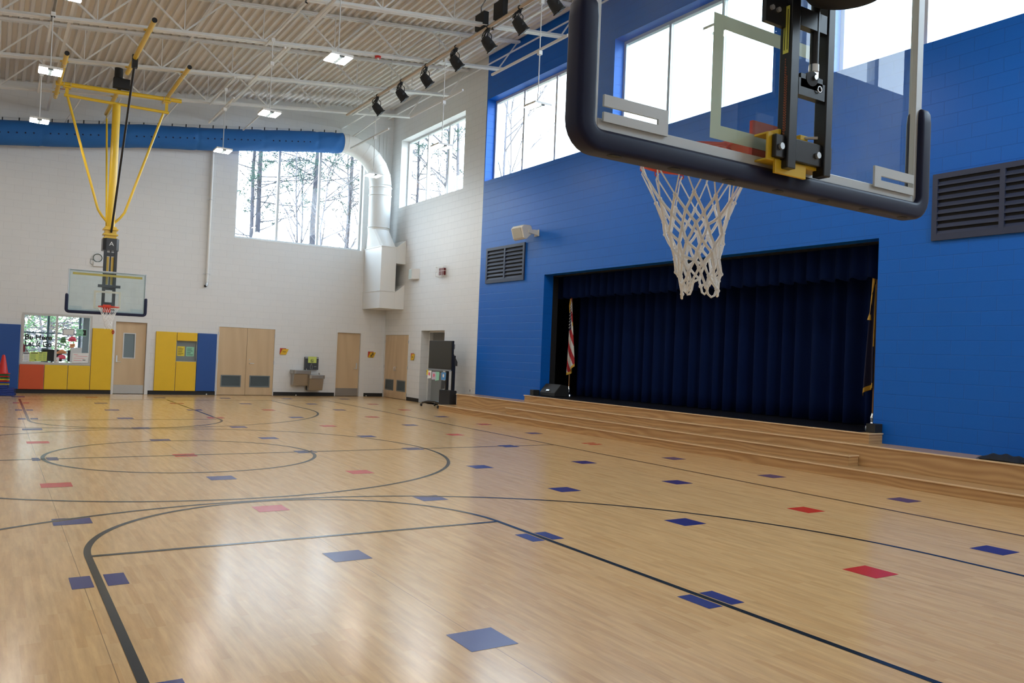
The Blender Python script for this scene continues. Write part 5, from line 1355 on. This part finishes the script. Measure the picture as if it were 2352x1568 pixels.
for j in range(8, 46, 5):
    for i in range(5 + (j % 2) * 3, 32 - j // 4, 8):
        p = Vector(fvs[j * NU + i]) + Vector((-.02, 0, 0)); g.ball(p, .05, 4, .4, 1, 1)
g.build('stars', plain('star_white', (.7, .7, .68), .6), ft)
g = MB(); g.tube([(33.55, 14.9, 10.5), (33.5, 15.0, 9.9), (33.5, 14.95, 9.3)], [.09, .06, .03], 8); g.build('gold_cord', M_gold, ft, smooth=60)
def nc_idx(u, v):
    if v > .95 or u > .93 or (u < .1 and v < .6): return 1
    return 0
ft, fvs = flag_stand('draped dark navy flag with gold fringe at the right edge of the stage', 33.55, -13.82, nc_idx, [M_fp, M_gold], 10.2, 4.4, 1, .68, 2, .6)
g = MB(); g.tube([(33.4, -13.75, 10.6), (33.35, -13.7, 9.9), (33.35, -13.6, 8.6), (33.35, -13.55, 8.2)], [.1, .05, .04, .12], 8); g.build('gold_cord', M_gold, ft, smooth=60)
t = thing('stage_monitor', 'black wedge-shaped stage monitor on the stage floor beside the left opening edge', 'loudspeaker', (31.6, 14.3, 2.175))
g = MB(); g.prism([(30.95, 13.15, 2.18), (30.95, 13.15, 2.5), (31.55, 13.15, 3.2), (32.3, 13.15, 3.1), (32.5, 13.15, 2.18)], (0, 2.15, 0)); g.build('cabinet', M_blackm, t, bevel=.05)
g = MB(); g.prism([(30.96, 14.0, 2.62), (31.04, 14.0, 2.72), (31.02, 14.0, 2.74), (30.94, 14.0, 2.64)], (0, .4, 0)); g.build('badge', M_alu, t)

# black bags on the platform at the right
for k, (y0_, y1_, h_, lb) in enumerate(((-21.8, -23.6, .26, 'flat black cloth bag lying on the wooden platform at the right edge'), (-23.65, -26.2, .48, 'bulky black bag with a small pale stripe at the far right of the platform'))):
    t = thing('cloth_bag', lb, 'bag', (30.2, (y0_ + y1_) / 2, 1.62))
    g = MB(); vs = []; n = 18; rnd = random.Random(k); c = (y0_ + y1_) / 2; L = abs(y1_ - y0_) / 2
    for i in range(n + 1):
        y = y0_ + (y1_ - y0_) * i / n; e = math.sqrt(max(.02, 1 - ((y - c) / L) ** 2))
        for j in range(9):
            x = 29.25 + 1.5 * j / 8; f = math.sin(math.pi * min(max(j / 8, .02), .98)) ** .6
            vs.append((x, y, 1.625 + h_ * e ** .7 * f * (1 + .18 * math.sin(i * 1.1 + j * .9 + k))))
    g.add(vs, [(i * 9 + j, (i + 1) * 9 + j, (i + 1) * 9 + j + 1, i * 9 + j + 1) for i in range(n) for j in range(8)]); g.box(29.3, 30.7, min(y0_, y1_) + .15, max(y0_, y1_) - .15, 1.622, 1.66)
    g.build('bag_body', M_blackm, t, smooth=60)
    if k:
        g = MB(); g.bar((29.45, -24.2, 1.96), (29.45, -24.5, 1.92), .02, .03); g.build('zip_pull', M_alu, t)

# ================================================================ CONES AND MATS AT THE LEFT
for k, (z0_, z1_, xa, xb, lb) in enumerate(((.01, .33, -9.3, -6.2, 'lowest folded blue mat of the pile at the left edge'), (.34, .66, -9.25, -6.25, 'middle folded blue mat of the pile at the left edge'), (.67, .97, -9.3, -6.75, 'topmost folded blue mat, directly under the coloured cones'))):
    t = thing('folded_mat', lb, 'mat', ((xa + xb) / 2, 45, z0_), 'pile of folded blue mats')
    g = MB()
    for q in range(2): g.box(xa, xb, 43.9, 45.9, z0_ + q * (z1_ - z0_) / 2 + .004, z0_ + (q + 1) * (z1_ - z0_) / 2 - .004)
    g.build('mat_panel', plain('mat_blue', (.01, .035, .22), .45), t, bevel=.04, seg=3)
    g = MB(); g.cyl((xb, 43.95, (z0_ + z1_) / 2), (xb, 45.85, (z0_ + z1_) / 2), (z1_ - z0_) / 2 - .01, 12); g.build('mat_fold', plain('mat_navy', (.008, .02, .10), .5), t, smooth=50)
CC = [('yellow', (.75, .55, .03)), ('blue', (.02, .06, .35)), ('red', (.60, .02, .015)), ('yellow', (.75, .55, .03)), ('green', (.02, .20, .06)), ('red', (.60, .02, .015)), ('green', (.02, .20, .06)), ('red', (.62, .02, .02))]
nm_ = ['lowest', 'second', 'third', 'fourth', 'fifth', 'sixth', 'seventh', 'topmost']
for k, (cn, rgb) in enumerate(CC):
    z = .99 + k * .135; cx_, cy_ = -7.15 + .012 * math.sin(k * 2), 44.9 + .010 * math.cos(k * 3)
    t = thing('traffic_cone', ('%s cone of the nested stack at the left edge, %s' % (cn, nm_[k] + (' from below' if 0 < k < 7 else ''))), 'cone', (cx_, cy_, z), 'nested stack of coloured cones')
    mt = plain('cone_' + cn, rgb, .4)
    h = .55; g = MB(); n = 8; ol = []
    for sx_, sy_, a0 in ((1, 1, 0), (-1, 1, 90), (-1, -1, 180), (1, -1, 270)):
        for q in range(4): a = R(a0 + 30 * q); ol.append((cx_ + sx_ * (h - .12) + .12 * math.cos(a), cy_ + sy_ * (h - .12) + .12 * math.sin(a)))
    g.prism([(a, b, z) for a, b in ol], (0, 0, .07)); g.build('base_plate', mt, t)
    g = MB(); g.tube([(cx_, cy_, z + .07), (cx_, cy_, z + .12), (cx_, cy_, z + 1.62), (cx_, cy_, z + 1.70)], [.42, .40, .13, .08], 24, cap=(k == 7)); g.build('cone_body', mt, t, smooth=50)
# ================================================================ OUTSIDE
g = MB(); g.box(-200, 400, YB + TH + 13, 500, -1.3, -1.0); g.box(XW + TH + 13, 400, -200, YB + TH + 13, -1.3, -1.0)
struct('ground', g, M_ground)
def twig(mb, p, d, r, L, depth, rnd, tips, spread=.7, seg=3, side=4):
    pts = [p]; rs = [r]; q = Vector(p); d = Vector(d).normalized()
    for i in range(seg):
        d = (d + Vector((rnd.uniform(-.16, .16), rnd.uniform(-.16, .16), rnd.uniform(-.08, .12)))).normalized()
        q = q + d * L / seg; pts.append(q.copy()); rs.append(r * (1 - .55 * (i + 1) / seg))
    mb.tube(pts, rs, side, cap=False)
    if depth == 0: tips.append((q, d)); return
    for k in range(rnd.choice((2, 3, 3))):
        at = rnd.uniform(.35, 1); i0 = min(int(at * seg), seg - 1); b = pts[i0] + (pts[i0 + 1] - pts[i0]) * (at * seg - i0)
        nd = (d + Vector((rnd.uniform(-1, 1), rnd.uniform(-1, 1), rnd.uniform(-.3, .6))) * spread).normalized()
        twig(mb, b, nd, r * .5, L * rnd.uniform(.5, .75), depth - 1, rnd, tips, spread, seg, side)
def tufts(mb, tips, rnd, n, size, ln, wd=.10):
    for p, d in tips:
        for k in range(n):
            c = p + Vector((rnd.gauss(0, size), rnd.gauss(0, size), rnd.gauss(0, size * .6)))
            for m_ in range(3):
                v = Vector((rnd.uniform(-1, 1), rnd.uniform(-1, 1), rnd.uniform(-.6, 1))).normalized() * ln
                s = v.cross(Vector((rnd.uniform(-1, 1), rnd.uniform(-1, 1), rnd.uniform(-1, 1)))).normalized() * ln * wd
                mb.add([c - s, c + s, c + v], [(0, 1, 2)])
def pine(x, y, h, r, seed, label, z_low=18, lean=0, nb=46, fol=M_needle, dens=20, ln=.42):
    rnd = random.Random(seed); t = thing('pine_tree', label, 'tree', (x, y, -1), 'pine trees outside the windows')
    g = MB(); n = 9; pts = [Vector((x + lean * (i / n) ** 1.3 + rnd.uniform(-.25, .25) * (i > 0), y + rnd.uniform(-.25, .25) * (i > 0), -1 + h * i / n)) for i in range(n + 1)]
    g.tube(pts, [r * (1 - .75 * i / n) for i in range(n + 1)], 10)
    tips = []
    for k in range(nb):
        z = z_low + (h - z_low) * (k + rnd.random()) / nb; i0 = min(int((z + 1) / h * n), n - 1); f = (z + 1) / h * n - i0
        p = pts[i0].lerp(pts[i0 + 1], min(1, f)); a = rnd.uniform(0, 6.28); L = (4 + 9 * (1 - (z - z_low) / (h - z_low)) ** .7) * rnd.uniform(.6, 1.1)
        twig(g, p, (math.cos(a), math.sin(a), rnd.uniform(-.1, .35)), .10, L, 2, rnd, tips, .75)
    g.build('trunk', M_bark if fol is M_needle else M_bark2, t, smooth=60)
    g = MB(); tufts(g, tips, rnd, dens, .48, ln, .15); g.build('foliage', fol, t)
def bare(x, y, h, r, seed, label, group, z_low=6, mt=M_bark2, nb=16, leaves=0, lean=0):
    rnd = random.Random(seed); t = thing('bare_tree', label, 'tree', (x, y, -1), group)
    g = MB(); n = 7; pts = [Vector((x + lean * i / n + rnd.uniform(-.5, .5) * (i > 0), y + rnd.uniform(-.4, .4) * (i > 0), -1 + h * i / n)) for i in range(n + 1)]
    g.tube(pts, [r * (1 - .8 * i / n) for i in range(n + 1)], 7)
    tips = []
    for k in range(nb):
        z = z_low + (h - z_low) * (k + rnd.random()) / nb; i0 = min(int((z + 1) / h * n), n - 1); f = (z + 1) / h * n - i0
        p = pts[i0].lerp(pts[i0 + 1], min(1, f)); a = rnd.uniform(0, 6.28)
        twig(g, p, (math.cos(a), math.sin(a), rnd.uniform(.5, 1.3)), r * .38, h * .2 * rnd.uniform(.6, 1.1), 3, rnd, tips, .55, 3, 3)
    g.build('trunk', mt, t, smooth=60)
    if leaves:
        g = MB(); tufts(g, tips, rnd, leaves, .5, .28); g.build('foliage', M_leafdry, t)
pine(28.3, 100, 82, .42, 1, 'left one of the twin pine trunks at the left edge of the back window', 24, nb=50)
pine(30.3, 104, 86, .55, 2, 'right one of the twin pine trunks at the left edge of the back window', 22, nb=50)
pine(38.4, 98, 84, .62, 3, 'big pine with a forked trunk in the middle of the back window', 30, lean=.6, nb=44)
pine(47.8, 108, 80, .5, 4, 'pine in the right pane of the back window', 30, lean=2.0, nb=44, dens=20)
pine(60.2, 103, 70, .4, 5, 'pine in the left pane of the white wall window', 24, nb=46, dens=20)
G1 = 'bare trees outside the back window'
for k, (x, y, h, r, lb) in enumerate(((34.0, 92, 44, .28, 'thin bare tree left of the forked pine in the back window'), (36.2, 88, 36, .3, 'pale forked bare tree in the middle pane of the back window'),
        (43.0, 96, 46, .3, 'bare tree just right of the forked pine in the back window'), (46.0, 90, 40, .25, 'slim bare tree in the right pane of the back window'),
        (50.5, 98, 44, .35, 'leaning bare tree at the right edge of the back window'), (41, 112, 44, .3, 'farthest bare tree behind the forked pine'))):
    bare(x, y, h, r, 20 + k, lb, G1, 4, leaves=(3 if k in (3, 4, 2) else 0), nb=20, lean=(-4 if k == 4 else rnd.uniform(-1, 1)))
G2 = 'bare trees outside the right wall windows'
bare(65.0, 100, 72, .5, 41, 'bare tree with wide limbs in the middle pane of the white wall window', G2, 20, mt=M_bark2, nb=16)
bare(69.5, 104, 76, .55, 42, 'bare tree at the right edge of the white wall window', G2, 20, nb=16)
bare(78.5, 100, 78, .45, 43, 'bare tree in the left pane of the first blue wall window', G2, 24, nb=14)
bare(83.0, 106, 66, .35, 44, 'fine twiggy bare tree beside it in the first blue wall window', G2, 24, nb=14)
# greenery behind the office
pine(-7.5, 92, 34, .45, 51, 'green pine seen at the left through the office window', 2, nb=60, fol=M_needle2, dens=16, ln=.34)
pine(-1.5, 90, 30, .4, 52, 'green pine seen in the middle through the office window', 1, nb=60, fol=M_needle2, dens=16, ln=.34)
pine(3.0, 96, 34, .45, 53, 'green pine seen at the right through the office window', 2, nb=60, fol=M_needle2, dens=16, ln=.34)
bare(-5.2, 84, 26, .25, 54, 'pale bare tree outside the office', 'bare trees outside the office', 1, nb=20)
bare(-2.8, 82, 22, .2, 55, 'small leafy brown tree outside the office', 'bare trees outside the office', 0, nb=24, leaves=3)
rnd = random.Random(77); g = MB()
for mt_i, n_ in ((0, 5000), (1, 4000)):
    g.mat(mt_i)
    for k in range(n_):
        x = rnd.uniform(-26, 14); y = rnd.uniform(98, 122); top = 9 + 5 * math.sin(x * .5 + mt_i) + (y - 98) * .45
        c = Vector((x, y, rnd.uniform(-1, max(2, top)))); v = Vector((rnd.uniform(-1, 1), rnd.uniform(-1, 1), rnd.uniform(-.4, 1))).normalized() * .8
        s = v.cross(Vector((rnd.uniform(-1, 1), rnd.uniform(-1, 1), .2))).normalized() * .16
        g.add([c - s, c + s, c + v], [(0, 1, 2)])
tag(g.build('undergrowth', [M_needle2, plain('straw_undergrowth', (.42, .38, .28), .9)], org=(-6, 108, -1)), 'green and straw-coloured thicket seen through the office window', 'undergrowth', kind='stuff')
rnd = random.Random(78); g = MB()
for k in range(1500):
    x = rnd.uniform(30, 64); y = rnd.uniform(112, 128); a = rnd.uniform(0, 6.28); c = Vector((x, y, rnd.uniform(-1, 22)))
    d_ = Vector((rnd.uniform(-1, 1), rnd.uniform(-.6, .6), rnd.uniform(-.2, 1.4))).normalized() * rnd.uniform(1, 3); g.tube([c, c + d_ * .5 + Vector((rnd.uniform(-.3, .3), 0, rnd.uniform(-.3, .3))), c + d_], [.035, .025, .01], 3, cap=False)
tag(g.build('twig_thicket', M_bark2, org=(47, 120, -1)), 'pale tangle of twigs low behind the trees in the back window', 'undergrowth', kind='stuff')
t = thing('parking_lamp', 'rounded white lamp head outside low in the left pane of the back window', 'lamp', (23.5, 78, -1))
g = MB(); g.cyl((23.5, 78, -1), (23.5, 78, 20.6), .18, 10); g.build('pole', M_alu, t, smooth=60)
g = MB(); g.tube([(23.5, 78, 20.6), (23.5, 78, 21.6), (23.5, 78, 21.8)], [.75, .55, .1], 16); g.build('lamp_head', M_alu_l, t, smooth=40)
